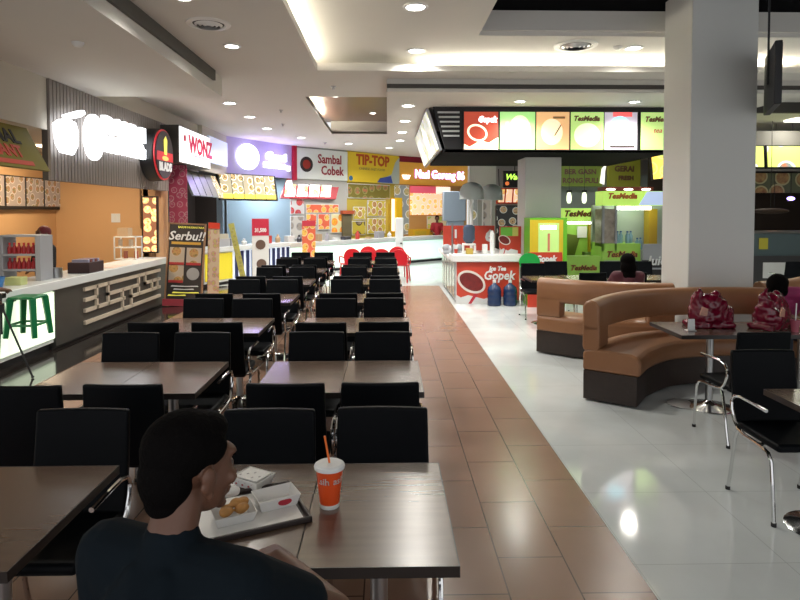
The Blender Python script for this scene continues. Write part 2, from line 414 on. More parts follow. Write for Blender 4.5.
# round sign
t = thing('round_sign', 'round black sign with red rim and yellow emblem at the fascia end', 'sign', (-4.53, 11.68, 2.93), R(90))
def disc(rx, rz, cx=0, cz=0, n=40): return [(cx+rx*math.cos(2*math.pi*a/n), cz+rz*math.sin(2*math.pi*a/n)) for a in range(n)]
MB().poly(disc(.50, .50), -.22, .04).build('drum', BLACKP, t, bevel=.02)
REDG = mat('red_glow', (.55, .02, .03), .4, emit=.25)
b = MB().poly(disc(.485, .485), -.245, -.22).build('red_rim', REDG, t)
MB().poly(disc(.455, .455), -.26, -.245).build('face', mat('sign_black', (.02, .015, .02), .4), t)
MB().poly([(-.40, .05), (.40, .05), (.42, -.12), (-.42, -.12)], -.268, -.26).build('red_band', REDG, t)
YG = mat('yellow_glow', (.75, .70, .1), .4, emit=.5)
MB().poly([(-.06, .0), (.07, .0), (.10, .28), (.02, .36), (-.08, .28)], -.275, -.268).build('emblem', YG, t)
MB().poly(disc(.16, .045, 0, -.07), -.275, -.268).build('emblem_bowl', mat('orange_glow', (.9, .4, .1), .4, emit=.8), t)
text('BLADS', 0, -.27, -.24, .22, WHITE, t, ext=.006, off=.01)
# yellow banner at the left edge
t = thing('slanted_banner', 'dim yellow banner with black and red capitals under the cream bulkhead', 'banner', (-4.66, 4.6, 2.92), R(90), tilt=0)
t.rotation_euler = (R(-28), 0, R(90))
MB().box(0, 0, -.62, 3.30, .03, 0).build('board', mat('banner_yellow', (.20, .17, .02), .6, noise=.15, nscale=2), t)
text('CITY MAL', 2.40, -.005, -.19, .26, BLACKP, t, off=.008)
text('RESTAURANT', 2.20, -.005, -.40, .22, RED, t, off=.008)
MB().box(.2, -.008, -.58, 3.0, 0, -.52).build('red_stripe', RED, t)
# menu board on stall side wall
FOODA = food('menu_food_warm', (.30, .24, .20), (.50, .44, .38), [(.20, .06, .03), (.38, .18, .08), (.12, .12, .05), (.45, .32, .2)], 5.5, emit=.3, seed=1)
t = thing('menu_board', 'long menu board of dish photos high on the orange stall wall', 'menu board', (-6.62, 9.35, 1.92), R(90))
MB().box(0, 0, -.04, 3.0, .07, .56).build('frame', BLACKP, t)
for i in range(5):
    MB().box(.05+i*.595, -.012, .02, .58+i*.595, 0, .54).build('panel', FOODA, t)
t = thing('wall_switch', 'white light switch plate on the orange rear wall', 'switch', (-5.5, 12.3, 1.71))
MB().box(-.09, -.015, -.09, .09, 0, .09).build('plate', WHITE, t, bevel=.004); MB().box(-.03, -.022, -.05, .03, -.015, .05).build('rocker', TRIMR, t)
t = MB().tube([(-5.0, 12.28, 2.6), (-5.0, 12.28, 1.5)], .015).build('conduit', mat('conduit', (.4, .22, .1), .5)); tag(t, 'thin vertical conduit on the orange stall wall', 'conduit')
# black gear at the far edge of view
t = thing('coat_stand', 'tall black cabinet beside the stall counter at the picture edge', 'cabinet', (-5.35, 7.6, 0))
MB().box(-.25, -.2, 0, .1, .2, 2.3).build('carcass', BLACKP, t, bevel=.01); MB().box(-.22, -.215, .1, .07, -.2, 2.2).build('door', mat('black_gloss', (.01, .01, .01), .3), t)
t.name = 'black_cabinet'

# stall counter: glowing section + dark lattice section + worktop
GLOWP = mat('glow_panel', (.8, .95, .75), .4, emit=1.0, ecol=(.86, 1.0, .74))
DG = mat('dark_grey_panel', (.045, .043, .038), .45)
LAT = mat('lattice_beige', (.55, .47, .37), .5)
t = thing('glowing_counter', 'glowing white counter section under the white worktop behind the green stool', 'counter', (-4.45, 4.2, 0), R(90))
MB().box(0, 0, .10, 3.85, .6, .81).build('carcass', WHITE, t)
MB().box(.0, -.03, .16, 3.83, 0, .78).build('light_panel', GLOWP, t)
MB().box(0, .06, 0, 3.85, .6, .10).build('plinth', BLACKP, t)
t = thing('lattice_counter', 'dark grey counter section decorated with a beige lattice', 'counter', (-4.42, 8.06, 0), R(90))
MB().box(0, 0, .04, 4.0, .6, .81).build('carcass', DG, t); MB().box(0, .05, 0, 4.0, .6, .04).build('plinth', BLACKP, t)
b = MB(); u0, uw, v0, vh, T = .75, 2.85, .22, .49, .026
def LB(a, c, d, e): b.box(u0+min(a, d)*uw-T, -.035, v0+min(c, e)*vh-T, u0+max(a, d)*uw+T, 0, v0+max(c, e)*vh+T)
for q in ((0, 1, 1, 1), (0, 0, 1, 0), (0, .68, .12, .68), (.12, 1, .12, .36), (.25, 1, .25, .36), (0, .36, .45, .36), (.25, .66, .66, .66), (.43, .66, .43, 0),
          (.55, .66, .55, 0), (.66, 1, .66, .34), (.76, 1, .76, .66), (.76, .66, 1, .66), (.55, .34, 1, .34), (.87, .66, .87, .34), (.96, .66, .96, .34)): LB(*q)
b.build('lattice', LAT, t)
b = MB().box(-5.0, 4.1, .81, -4.36, 12.08, .93).build('worktop', WORKTOP, None, bevel=.01); b.name = 'counter_worktop'; tag(b, 'long white worktop along the front of the orange stall', 'worktop')

# things on the counter
t = thing('counter_rack', 'grey plastic shelf rack of red bottles on the white worktop', 'rack', (-4.86, 8.12, .93))
GP = mat('grey_plastic', (.34, .35, .38), .5)
for x in (-.22, .27): MB().box(x-.035, -.15, 0, x+.035, .15, .60).build('side_panel', GP, t, bevel=.006)
for z in (.13, .33, .58): MB().box(-.2, -.15, z, .25, .15, z+.025).build('shelf', GP, t)
REDB = mat('red_bottle', (.35, .015, .02), .3, noise=.2)
bt = None
for k, z in enumerate((1.085, 1.285)):
    for i in range(6):
        lb = 'red sauce bottle on the %s shelf of the grey rack, %s from the camera-side edge' % (('lower', 'upper')[k], ORD[i])
        if bt is None:
            bt = thing('sauce_bottle', lb, 'bottle', (0, 0, 0), 0, 'red bottles in the counter rack')
            MB().lathe([(0, 0), (.026, 0), (.028, .07), (.024, .09), (.012, .11), (.012, .12)], n=14).build('bottle_body', REDB, bt, smooth=True)
            MB().lathe([(.014, .12), (.014, .145), (0, .147)], n=12).build('cap', mat('red_cap', (.6, .03, .03), .4), bt, smooth=True); o = bt
        else: o = copy_tree(bt); o['label'] = lb
        o.location = (-5.00+i*.062, 8.05, z)
t = MB().lathe([(0, 0), (.10, 0), (.13, .13), (.135, .13), (.105, -.001)], n=24).build('blue_tub', mat('blue_plastic', (.03, .16, .42), .4), None, smooth=True, loc=(-4.72, 7.25, .93)); tag(t, 'blue plastic tub on the worktop by the rack', 'tub')
t = MB().box(-.10, -.07, 0, .10, .07, .10).build('food_box', mat('lime_box', (.45, .5, .22), .5), None, bevel=.005, loc=(-4.62, 7.55, .93)); tag(t, 'pale yellow-green box on the worktop by the blue tub', 'box')
t = MB().lathe([(0, 0), (.07, 0), (.07, .14), (.062, .14), (.062, .01)], n=20).build('steel_pot', STEEL, None, smooth=True, loc=(-4.55, 8.35, .93)); tag(t, 'small steel pot on the worktop between rack and black basket', 'pot')
t = thing('cutlery_basket', 'dark maroon basket with papers on the middle of the worktop', 'basket', (-4.55, 9.15, .93))
b = MB()
b.box(-.15, -.22, 0, .15, .22, .02); b.box(-.16, -.23, 0, -.13, .23, .16); b.box(.13, -.23, 0, .16, .23, .16); b.box(-.15, -.23, 0, .15, -.2, .16); b.box(-.15, .2, 0, .15, .23, .16)
b.build('basket_body', mat('dark_maroon', (.035, .015, .018), .5), t, bevel=.008)
for i in range(5): MB().box(-.12, -.18+i*.075, .02, .12, -.13+i*.075, .20).build('packet', mat('packet_%d' % (i % 2), ((.3, .3, .42), (.2, .06, .05))[i % 2], .5), t)
t = thing('paper_menu', 'flat printed menu sheet lying on the worktop past the basket', 'menu', (-4.55, 10.1, .93)); MB().box(-.14, -.35, 0, .14, .35, .006).build('sheet', mat('paper_pink', (.6, .45, .4), .6), t)
t = thing('storage_rack', 'white wire rack with tins near the far end of the worktop', 'rack', (-4.85, 11.55, .93))
for z in (.0, .22, .42): MB().box(-.3, -.15, z, .12, .15, z+.02).build('shelf', WHITE, t)
for x in (-.29, .11):
    for y in (-.14, .14): MB().box(x-.01, y-.01, 0, x+.01, y+.01, .44).build('post', WHITE, t)
for i in range(4): MB().cyl((-.23+.1*i, -.02, .02 if i % 2 else .24), .04, .14).build('tin', mat('tin_%d' % (i % 2), ((.6, .5, .4), (.4, .12, .08))[i % 2], .4), t, smooth=True)
MB().box(-.25, -.1, .44, -.05, .1, .6).build('carton', mat('carton', (.45, .32, .2), .6), t)
# poster lightbox on pillar
FIRE = food('poster_fire', (.25, .10, .05), (.9, .55, .25), [(.8, .25, .05), (1, .7, .3), (.9, .9, .6)], 5, emit=.9, seed=4)
t = thing('lightbox_poster', 'narrow lit food poster on the pillar at the counter end', 'poster', (-4.90, 12.22, 1.0)); MB().box(-.05, 0, 0, .27, .07, 1.15).build('frame', DWOOD, t); MB().box(-.02, -.01, .03, .24, 0, 1.12).build('picture', FIRE, t)
PINKP = food('poster_pink', (.30, .04, .08), (.42, .25, .25), [(.4, .1, .12), (.3, .02, .08), (.45, .3, .3)], 6, seed=2, emit=.1)
t = thing('banner_roll', 'tall pinkish red poster hanging beside the slatted fascia', 'poster', (-4.55, 12.95, 1.4)); MB().box(-.1, -.02, 0, .28, 0, 1.5).build('sheet', PINKP, t); MB().tube([(-.12, -.01, 1.5), (.3, -.01, 1.5)], .012).build('rail', STEEL, t)
t.name = 'hanging_poster'

# stool against counter
t = thing('green_stool', 'green plastic stool set against the glowing counter panel', 'stool', (-4.19, 7.06, .395))
MB().box(-.15, -.15, .44, .15, .15, .47).build('seat', GREEN, t, bevel=.012)
for sx in (-1, 1):
    for sy in (-1, 1):
        b = MB(); vs0 = []
        b.tube([(sx*.125, sy*.125, .45), (sx*.165, sy*.165, .0)], .028, n=4, rr=[.046, .036]); b.build('leg', GREEN, t, bevel=.004)
for a in ((-.15, -.16, .15, -.14), (-.15, .14, .15, .16), (-.16, -.15, -.14, .15), (.14, -.15, .16, .15)): MB().box(a[0], a[1], .13, a[2], a[3], .155).build('stretcher', GREEN, t)
MB().box(-.235, -.03, .40, -.15, .03, .42).build('hook', STEEL, t)
t = thing('tripod', 'thin black tripod stand in front of the glowing counter', 'tripod', (-4.22, 6.62, 0))
for k, a in enumerate((10, 130, 250)):
    p = (.30*math.cos(R(a)), .30*math.sin(R(a)))
    MB().tube([(0, 0, .82), (p[0], p[1], .012)], .011).build('leg', BLACKP, t); MB().ell((p[0], p[1], .015), (.018, .018, .014), sub=2).build('foot', BLACKP, t)
MB().tube([(0, 0, .5), (0, 0, .93)], .012).build('pole', BLACKP, t); MB().cyl((0, 0, .74), .035, .10).build('hub', BLACKP, t, smooth=True)
MB().box(-.04, -.03, .90, .04, .03, .95).build('head', BLACKP, t)

# standee
t = thing('sandwich_board', 'dark standing menu board with white script heading beside the lattice counter', 'menu stand', (-3.98, 11.72, 0), R(3))
t.rotation_euler = (R(-5), R(2.5), R(3))
BRW = wood('light_frame', (.25, .13, .07), (.35, .2, .1), .5)
MB().box(-.34, 0, .12, .34, .03, 1.60).build('board', mat('chalk_dark', (.035, .028, .026), .5, noise=.2), t)
b = MB(); b.box(-.36, -.015, .1, -.33, .035, 1.62); b.box(.33, -.015, .1, .36, .035, 1.62); b.box(-.36, -.015, 1.59, .36, .035, 1.62); b.build('frame', BRW, t)
MB().box(-.38, -.04, 0, .38, .06, .13).build('red_base', mat('base_red', (.42, .05, .07), .5, noise=.2), t)
text('Serbu!!', 0, -.012, 1.36, .24, WHITE, t, off=.004, shear=.25); MB().box(-.28, -.008, 1.20, .28, 0, 1.25).build('yellow_ribbon', mat('ribbon', (.6, .35, .05), .5), t)
text('BAKMI NUSANTARA', .08, -.012, 1.535, .055, YG, t)
FOODB = food('menu_food_dark', (.45, .38, .30), (.5, .4, .3), [(.35, .12, .04), (.5, .3, .1), (.15, .12, .04)], 3.6, seed=3)
for (x, z) in ((-.30, .82), (.02, .82), (-.30, .47)): MB().box(x, -.012, z, x+.28, 0, z+.32).build('dish_picture', FOODB, t)
MB().poly(disc(.12, .12, .16, .63), -.012, 0).build('round_badge', mat('badge_grey', (.35, .35, .35), .5), t)
for x, z in ((-.30, .80), (.02, .80), (-.30, .45)): MB().box(x, -.016, z, x+.28, -.012, z+.05).build('price_strip', mat('strip_red', (.4, .03, .03), .5), t)
for x0_, x1_, z_, m_ in ((-.25, .28, .37, WHITE), (-.2, .2, .31, WHITE), (-.22, .3, .245, YG), (-.3, .05, .19, YG)): MB().poly([(x0_, z_), (x1_, z_+.012), (x1_-.02, z_+.034), ((x0_+x1_)/2, z_+.02), (x0_+.02, z_+.03)], -.008, 0).build('script_line', m_, t)
t = thing('narrow_banner', 'narrow floral banner stand leaning just behind the dark menu board', 'banner stand', (-3.50, 12.1, 0), R(35))
t.rotation_euler = (R(-4), R(4), R(48))
MB().box(-.13, 0, .1, .13, .015, 1.62).build('sheet', food('banner_floral', (.55, .42, .28), (.5, .2, .25), [(.5, .12, .2), (.5, .45, .1), (.2, .12, .3)], 7, seed=8), t); MB().box(-.22, -.08, 0, .22, .1, .1).build('base', RED, t); MB().box(-.13, -.008, 1.5, .13, 0, 1.62).build('red_header', RED, t)

# ---------------------------------------------------------------- second stall corner
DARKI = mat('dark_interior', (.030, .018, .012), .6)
slab('wall_bulkhead', -4.7, 13.0, -4.6, 14.8, 2.8, 3.66, mat('bulk_dark', (.08, .07, .06), .6))
slab('wall_left', -4.6, 14.8, -4.5, 17.3, 2.85, 3.95, CREAM)
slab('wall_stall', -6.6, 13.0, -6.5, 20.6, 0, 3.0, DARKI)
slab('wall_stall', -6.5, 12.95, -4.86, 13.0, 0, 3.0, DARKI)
b = MB(); pl = [(-6.6, 13.0), (-4.6, 13.0), (-4.6, 16.98), (-4.45, 17.15), (-3.2, 19.32), (-3.2, 20.6), (-6.6, 20.6)]
A_ = [b.bm.verts.new((x, y, 2.95)) for x, y in pl]; B_ = [b.bm.verts.new((x, y, 3.0)) for x, y in pl]
b.bm.faces.new(A_[::-1]); b.bm.faces.new(B_); [b.bm.faces.new((A_[i], A_[(i+1) % 7], B_[(i+1) % 7], B_[i])) for i in range(7)]
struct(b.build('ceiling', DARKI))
slab('wall_stall', -5.6, 20.5, -3.2, 20.6, 0, 2.95, mat('pale_blue_wall', (.36, .47, .55), .5, noise=.03, nscale=2))
slab('wall_stall', -6.5, 20.5, -5.6, 20.6, 0, 2.95, DARKI)
SW = mat('sign_white_lit', (.95, .95, .95), .4, emit=1.1)
t = thing('box_sign', 'white lightbox sign with red capitals projecting beyond the slatted fascia', 'sign', (-4.2, 12.25, 2.83), R(90))
MB().box(0, 0, 0, 2.1, .38, .76).build('casing', DG, t); MB().box(.02, -.02, .02, 2.08, 0, .74).build('lit_face', SW, t, bevel=.005)
RL = mat('red_letter', (.65, .02, .08), .5, emit=.15); RL2 = mat('pink_letter', (.75, .2, .3), .5, emit=.2)
text('WONZ', 1.38, -.026, .42, .50, RL, t, off=.02, sx=1.0); text('M', .30, -.026, .52, .16, RL, t, off=.01); MB().box(.75, -.026, .20, 2.0, -.02, .225).build('underline', RL2, t)
PW = mat('glow_tinted_wall', (.50, .45, .68), .6, noise=.04)  # violet glow of the sign put into the wall colour
def seg(a, b): return math.atan2(b[1]-a[1], b[0]-a[0]), math.hypot(b[0]-a[0], b[1]-a[1])
P1, P2, P3, P4, P5 = (-4.5, 17.0), (-3.06, 19.5), (-1.4, 21.0), (.42, 23.0), (3.33, 25.0)
def wallseg(a, b, z0, z1, m, name, th=.1):
    ang, L = seg(a, b)
    o = MB().box(0, 0, z0, L, th, z1).build(name, m, None, loc=(a[0], a[1], 0), rot=(0, 0, ang)); return struct(o)
wallseg(P1, P2, 2.9, 3.95, PW, 'wall_bulkhead')
a12, L12 = seg(P1, P2)
GL = mat('lilac_glow_white', (1, 1, 1), .4, emit=2.0, ecol=(.85, .88, 1))
GH = mat('violet_halo', (.5, .4, 1), .4, emit=.65, ecol=(.50, .40, 1))
t = thing('round_logo_sign', 'glowing white round face logo with two lines of letters on the glow-tinted wall', 'sign', (P1[0], P1[1], 2.9), a12)
MB().poly(disc(.46, .38, .78, .53), -.10, -.04).build('round_logo', GL, t, bevel=.01)
for x in (.66, .90): MB().poly(disc(.05, .03, x, .62, 12), -.105, -.10).build('logo_eye', mat('grey_dot', (.4, .4, .45), .5), t)
text('Gerai', 2.05, -.06, .62, .34, GL, t, ext=.03, off=.014, sx=1.25); text('Nasi Kuning', 2.08, -.06, .34, .22, GL, t, ext=.03, off=.012, sx=1.12)

for x in (.8, 2.05):  # added violet point lights without a fitting, standing in for the sign's halo
    ld = bpy.data.lights.new('added_halo_light', 'POINT'); ld.energy = 16; ld.color = (.45, .32, 1); ld.shadow_soft_size = .1
    lo = bpy.data.objects.new('added_halo_light', ld); COL.objects.link(lo); lo.parent = t; lo.location = (x, -.35, .5)
t = thing('acrylic_sign', 'pale translucent square sign between the white lightbox and the round face logo', 'sign', (-4.35, 14.85, 2.95), R(90)); MB().box(0, 0, .1, 1.7, .06, .75).build('panel', mat('acrylic', (.6, .7, .9), .3, emit=.35, ecol=(.75, .85, 1)), t, bevel=.01); MB().box(.1, .06, .2, .2, .15, .3).build('bracket', STEEL, t); MB().box(1.5, .06, .2, 1.6, .15, .3).build('bracket', STEEL, t)
# menu lightboxes below the glow-tinted wall
YF = food('menu_yellow', (.38, .34, .22), (.95, .9, .75), [(.4, .15, .05), (.10, .14, .05), (.8, .5, .2), (.3, .1, .1)], 3.6, emit=.9, seed=5)
YB = mat('menu_yellow_base', (.9, .75, .10), .4, emit=.8)
t = thing('lit_menu_row', 'row of five lit menu panels with yellow feet under the glow-tinted wall', 'menu board', (-4.52, 16.55, 2.20), a12)
t.rotation_euler = (R(-10), 0, R(53))
MB().box(-.05, 0, -.04, 2.05, .08, .72).build('frame', BLACKP, t)
for i in range(5):
    o = MB().box(i*.4, -.015, .13, i*.4+.37, 0, .69).build('panel', YF, t)
    MB().box(i*.4, -.015, 0, i*.4+.37, 0, .13).build('panel_foot', YB, t)
t = thing('unlit_menu_row', 'row of unlit grey slanted menu panels beside the yellow lit ones', 'menu board', (-4.50, 14.1, 2.22), R(89)); t.rotation_euler = (R(-22), 0, R(89))
GM = mat('grey_menu', (.20, .22, .21), .3, noise=.3, nscale=5)
for i in range(5): MB().box(i*.5, 0, 0, i*.5+.45, .05, .62).build('panel', GM if i < 4 else YF, t)
# interior pilaster
t = thing('glass_door', 'pale blue glass door post inside the corner stall', 'door frame', (-4.95, 18.2, 0)); MB().box(-.18, 0, 0, .0, .08, 2.6).build('post', mat('pale_frame', (.35, .42, .47), .4), t); MB().box(.05, 0, 0, .12, .08, 2.6).build('stile', STEEL, t)
# counter of the corner stall
C0, C1, C2, C3, C4, C5 = (-4.40, 14.5), (-3.95, 15.4), (-2.8, 17.3), (-1.3, 18.9), (.45, 21.0), (2.4, 22.8)
YP = mat('yellow_panel', (.60, .50, .03), .4, emit=.35, ecol=(.85, .72, .02))
a, L = seg(C0, C1)
t = thing('yellow_counter', 'short yellow-lit counter end by the menu board stands', 'counter', (*C0, 0), a); MB().box(0, 0, .08, L, .5, .84).build('carcass', WHITE, t); MB().box(.02, -.02, .14, L-.02, 0, .80).build('yellow_panel', YP, t); MB().box(-.04, -.06, .84, L, .55, .95).build('worktop', WORKTOP, t); MB().box(0, .04, 0, L, .5, .08).build('plinth', BLACKP, t)
a, L = seg(C1, C2)
t = thing('slatted_counter', 'white counter front with navy vertical slats', 'counter', (*C1, 0), a); MB().box(0, 0, .08, L, .5, .84).build('carcass', mat('slat_white', (.7, .75, .85), .4, emit=.45, ecol=(.7, .8, 1)), t)
b = MB()
for i in range(11): b.box(.08+i*.2, -.03, .12, .17+i*.2, 0, .82)
b.build('slats', mat('navy', (.01, .02, .09), .4), t); MB().box(0, -.06, .84, L, .55, .95).build('worktop', WORKTOP, t); MB().box(0, .04, 0, L, .5, .08).build('plinth', BLACKP, t)
GP2 = mat('glow_mint', (.7, .95, .8), .4, emit=.85, ecol=(.72, 1, .84))
for nm, lb, p, q in (('mint_counter', 'mint-lit counter below the white sign with maroon letters', C2, C3), ('mint_counter', 'mint-lit counter before the yellow middle stall', C3, C4), ('mint_counter', 'mint-lit counter before the orange rice stall', C4, C5)):
    a, L = seg(p, q)
    t = thing(nm, lb, 'counter', (*p, 0), a)
    MB().box(0, 0, .08, L, .5, .82).build('carcass', WHITE, t); MB().box(.02, -.02, .12, L-.02, 0, .78).build('light_panel', GP2, t); MB().box(0, -.06, .82, L, .55, .93).build('worktop', WORKTOP, t); MB().box(0, .04, 0, L, .5, .08).build('plinth', BLACKP, t)

# ---------------------------------------------------------------- far stalls
wallseg(P2, P3, 0, 3.95, mat('stall_grey', (.42, .42, .40), .6), 'wall_back'); wallseg(P3, P4, 0, 3.95, mat('stall_yellow', (.46, .36, .05), .6), 'wall_back'); wallseg(P4, P5, 0, 3.95, mat('stall_orange', (.60, .34, .12), .6), 'wall_back')
a, L = seg(P2, P3)
t = thing('sambal_cobek_sign'.replace('sambal_cobek_', 'script_'), 'white sign with maroon lettering and a round mortar logo', 'sign', (*P2, 2.9), a)
MB().box(.12, -.08, 0, L-.03, -.01, 1.0).build('board', mat('sign_cream', (.62, .66, .60), .5, emit=.12), t); MB().box(-.02, -.1, -.05, .12, -.01, 1.05).build('red_post', mat('crimson', (.45, .01, .04), .5), t)
MB().poly(disc(.25, .25, .50, .48), -.09, -.08).build('mortar_logo', mat('logo_dark', (.03, .02, .02), .5), t); MB().poly(disc(.15, .15, .50, .48), -.095, -.09).build('sambal', mat('logo_red', (.3, .02, .01), .5), t)
SR = mat('maroon_letter', (.30, .015, .03), .5)
text('Sambal', 1.45, -.085, .68, .42, SR, t, off=.010, sx=.85); text('Cobek', 1.55, -.085, .30, .42, SR, t, off=.010, sx=.82)
MENW = food('menu_white', (.9, .88, .85), (.95, .9, .85), [(.5, .2, .05), (.3, .3, .3), (.8, .4, .15), (.2, .3, .1)], 2.6, emit=1.6, seed=6)
t = thing('slanted_menu_rack', 'red-framed slanted row of four lit menu panels under the white script sign', 'menu board', (P2[0]-.05, P2[1]-.2, 2.32), a); t.rotation_euler = (R(-18), 0, a)
MB().poly([(-.35, -.06), (L-.4, -.06), (L-.05, .62), (.05, .62)], 0, .08).build('red_frame', mat('red_frame', (.50, .03, .05), .4), t)
for i in range(4):
    x = -.15+i*.47; MB().poly([(x-.06, 0), (x+.34, 0), (x+.52, .55), (x+.12, .55)], -.015, 0).build('panel', MENW, t)
random.seed(3)
pics = [('red', (.5, .05, .03)), ('white', (.6, .6, .58)), ('pinkish', (.5, .2, .15)), ('blue', (.3, .35, .5))]
def poster(a, origin, x, z, w_, h_, m, lb, nm='food_poster'):
    ca, sa = math.cos(a), math.sin(a)
    t = thing(nm, lb, 'poster', (origin[0]+ca*x+sa*.02, origin[1]+sa*x-ca*.02, z), a)
    MB().box(0, -.02, 0, w_, .012, h_).build('backing', WHITE, t); MB().box(.02, -.028, .02, w_-.02, -.02, h_-.02).build('picture', m, t); return t
FP1 = food('poster_a', (.55, .56, .56), (.45, .02, .03), [(.4, .03, .02), (.6, .1, .1), (.15, .1, .2)], 3.3, seed=11, emit=.15)
FP2 = food('poster_b', (.6, .12, .06), (.7, .5, .3), [(.7, .2, .05), (.7, .5, .1), (.4, .05, .02)], 3.6, seed=12, emit=.25)
FP3 = food('poster_c', (.5, .48, .45), (.3, .3, .3), [(.1, .09, .09), (.35, .3, .25), (.2, .2, .2)], 3.0, seed=13, emit=.1)
FP4 = food('poster_d', (.5, .4, .05), (.75, .72, .65), [(.25, .08, .03), (.5, .25, .1), (.15, .2, .05)], 3.0, seed=14, emit=.1)
FP5 = food('poster_e', (.30, .33, .33), (.75, .77, .75), [(.5, .35, .1), (.6, .5, .25), (.2, .25, .08)], 2.4, seed=15, emit=.15)
FP6 = food('poster_f', (.9, .55, .35), (1, .85, .65), [(.7, .25, .05), (.9, .6, .2), (.6, .1, .05)], 3.3, seed=16, emit=.9)
poster(a, P2, -.1, 1.75, .52, .50, FP1, 'white poster of a red bowl, topmost at the grey stall wall corner')
poster(a, P2, -.1, .95, .52, .74, FP3, 'grey poster of kitchen tools below the red bowl poster')
poster(a, P2, .50, 1.78, 1.35, .30, FP2, 'red strip of four dish photos just under the slanted menu rack')
poster(a, P2, .50, 1.40, .42, .36, FP2, 'small red dish poster under the red photo strip')
poster(a, P2, .98, 1.22, .48, .54, FP2, 'orange poster of flames and grilled food between two smaller posters')
poster(a, P2, 1.52, 1.1, .46, .66, food('poster_g', (.6, .55, .3), (.7, .2, .05), [(.7, .1, .02), (.8, .5, .05)], 3.0, seed=17, emit=.25), 'orange and yellow flame poster near the stall divider')
a, L = seg(P3, P4)
t = thing('yellow_sign', 'yellow sign with red capitals above the middle far stall', 'sign', (*P3, 2.88), a)
TY = mat('tiptop_yellow', (.72, .52, .03), .5, emit=.12)
MB().box(0, -.08, 0, L-.02, -.01, 1.05).build('board', TY, t); text('TIP-TOP', 1.25, -.085, .78, .50, mat('tip_red', (.55, .08, .02), .5), t, off=.02, sx=.95)
text('CHINESE FAST FOOD', 1.2, -.085, .48, .13, mat('tip_grey', (.35, .28, .1), .5), t, sx=1.1)
MB().poly([(1.6, 0), (L-.02, 0), (L-.02, 1.0), (2.45, .8), (2.25, .35), (1.7, .15)], -.09, -.08).build('light_patch', mat('patch', (.45, .52, .45), .5, emit=.1), t)
MB().poly([(1.45, .02), (2.3, .02), (2.2, .28), (1.6, .18)], -.095, -.09).build('blue_logo', mat('blue_logo', (.06, .10, .4), .5), t); MB().poly(disc(.09, .09, .12, .12, 16), -.09, -.08).build('blue_dot', mat('blue_dot', (.05, .2, .45), .5), t)
poster(a, P3, .0, 2.30, 2.2, .52, food('poster_h', (.18, .15, .03), (.3, .3, .1), [(.05, .12, .03), (.35, .2, .1), (.5, .1, .05)], 2.7, seed=18, emit=.1), 'long dark green strip of dish photos under the yellow sign')
poster(a, P3, 1.0, 1.65, .95, .60, FP4, 'poster of a big bowl dish on the yellow stall wall, upper'); poster(a, P3, 1.0, 1.02, .95, .58, FP4, 'poster of grilled prawns on the yellow stall wall, lower')
poster(a, P3, .28, 1.55, .6, .45, FP4, 'small dish poster on the yellow wall above the black pan picture'); poster(a, P3, .2, 1.0, .68, .5, food('poster_i', (.5, .4, .05), (.04, .03, .02), [(.03, .02, .02), (.4, .3, .2)], 2.2, seed=19), 'poster of a black pan on the yellow stall wall')
ca, sa = math.cos(a), math.sin(a)
def on(aa, org, x, off=0): return (org[0]+math.cos(aa)*x+math.sin(aa)*off, org[1]+math.sin(aa)*x-math.cos(aa)*off)
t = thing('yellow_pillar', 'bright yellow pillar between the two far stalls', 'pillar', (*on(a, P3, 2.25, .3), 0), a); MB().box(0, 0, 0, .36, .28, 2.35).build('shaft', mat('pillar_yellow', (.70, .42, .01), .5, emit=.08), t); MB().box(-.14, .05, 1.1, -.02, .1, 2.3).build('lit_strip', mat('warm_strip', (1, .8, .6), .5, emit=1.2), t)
t = thing('kitchen_hatch', 'dark kitchen hatch with a red shelf at the yellow stall edge', 'hatch', (*on(a, P3, -.28, .1), .95), a); MB().box(0, 0, 0, .42, .08, .80).build('opening', mat('hatch_dark', (.13, .11, .06), .5), t); MB().box(-.05, -.06, .80, .47, .08, .92).build('red_shelf', mat('hatch_red', (.4, .08, .03), .5), t)
a, L = seg(P4, P5)
t = thing('orange_sign', 'orange sign with glowing white letters and a small bowl mark', 'sign', (*P4, 2.88), a)
OG = mat('sign_orange', (.70, .36, .05), .5, emit=.22)
MB().box(0, -.08, 0, L, -.01, .85).build('board', OG, t); MB().box(0, -.1, .85, L, -.01, 1.07).build('red_band', mat('dark_red', (.28, .01, .03), .5), t)
LG = mat('letter_lilac', (1, 1, 1), .4, emit=3, ecol=(.95, .8, 1)); LG2 = mat('letter_violet_edge', (.5, .1, .5), .4, emit=.8, ecol=(.6, .2, .8))
text('Nasi Goreng 86', 2.0, -.13, .40, .46, LG, t, ext=.02, off=.006, sx=.86); text('Nasi Goreng 86', 2.0, -.10, .40, .46, LG2, t, ext=.015, off=.022, sx=.86)
MB().poly([(.12, .35), (.5, .35), (.42, .2), (.2, .2)], -.13, -.1).build('bowl_logo', LG, t)
poster(a, P4, -.45, .95, .95, 1.9, FP5, 'tall grey poster of white plates beside the yellow pillar')
t = thing('lit_menu_wall', 'large lit menu of dishes with a pink header below the orange sign', 'menu board', (*on(a, P4, .55, .05), 1.7), a); MB().box(0, -.03, 0, 2.0, .02, .85).build('picture', FP6, t); MB().box(0, -.04, .85, 1.25, .02, 1.12).build('pink_header', mat('pink_header', (.8, .12, .18), .5, emit=.5), t); MB().box(1.25, -.04, .85, 2.0, .02, 1.12).build('lit_corner', mat('warm_corner', (1, .85, .7), .5, emit=1.0), t)
poster(a, P4, 1.4, 1.15, 1.0, .5, food('poster_j', (.6, .5, .3), (.3, .45, .1), [(.3, .4, .05), (.6, .4, .1)], 1.8, seed=20, emit=.4), 'poster of a green plate below the lit menu wall')
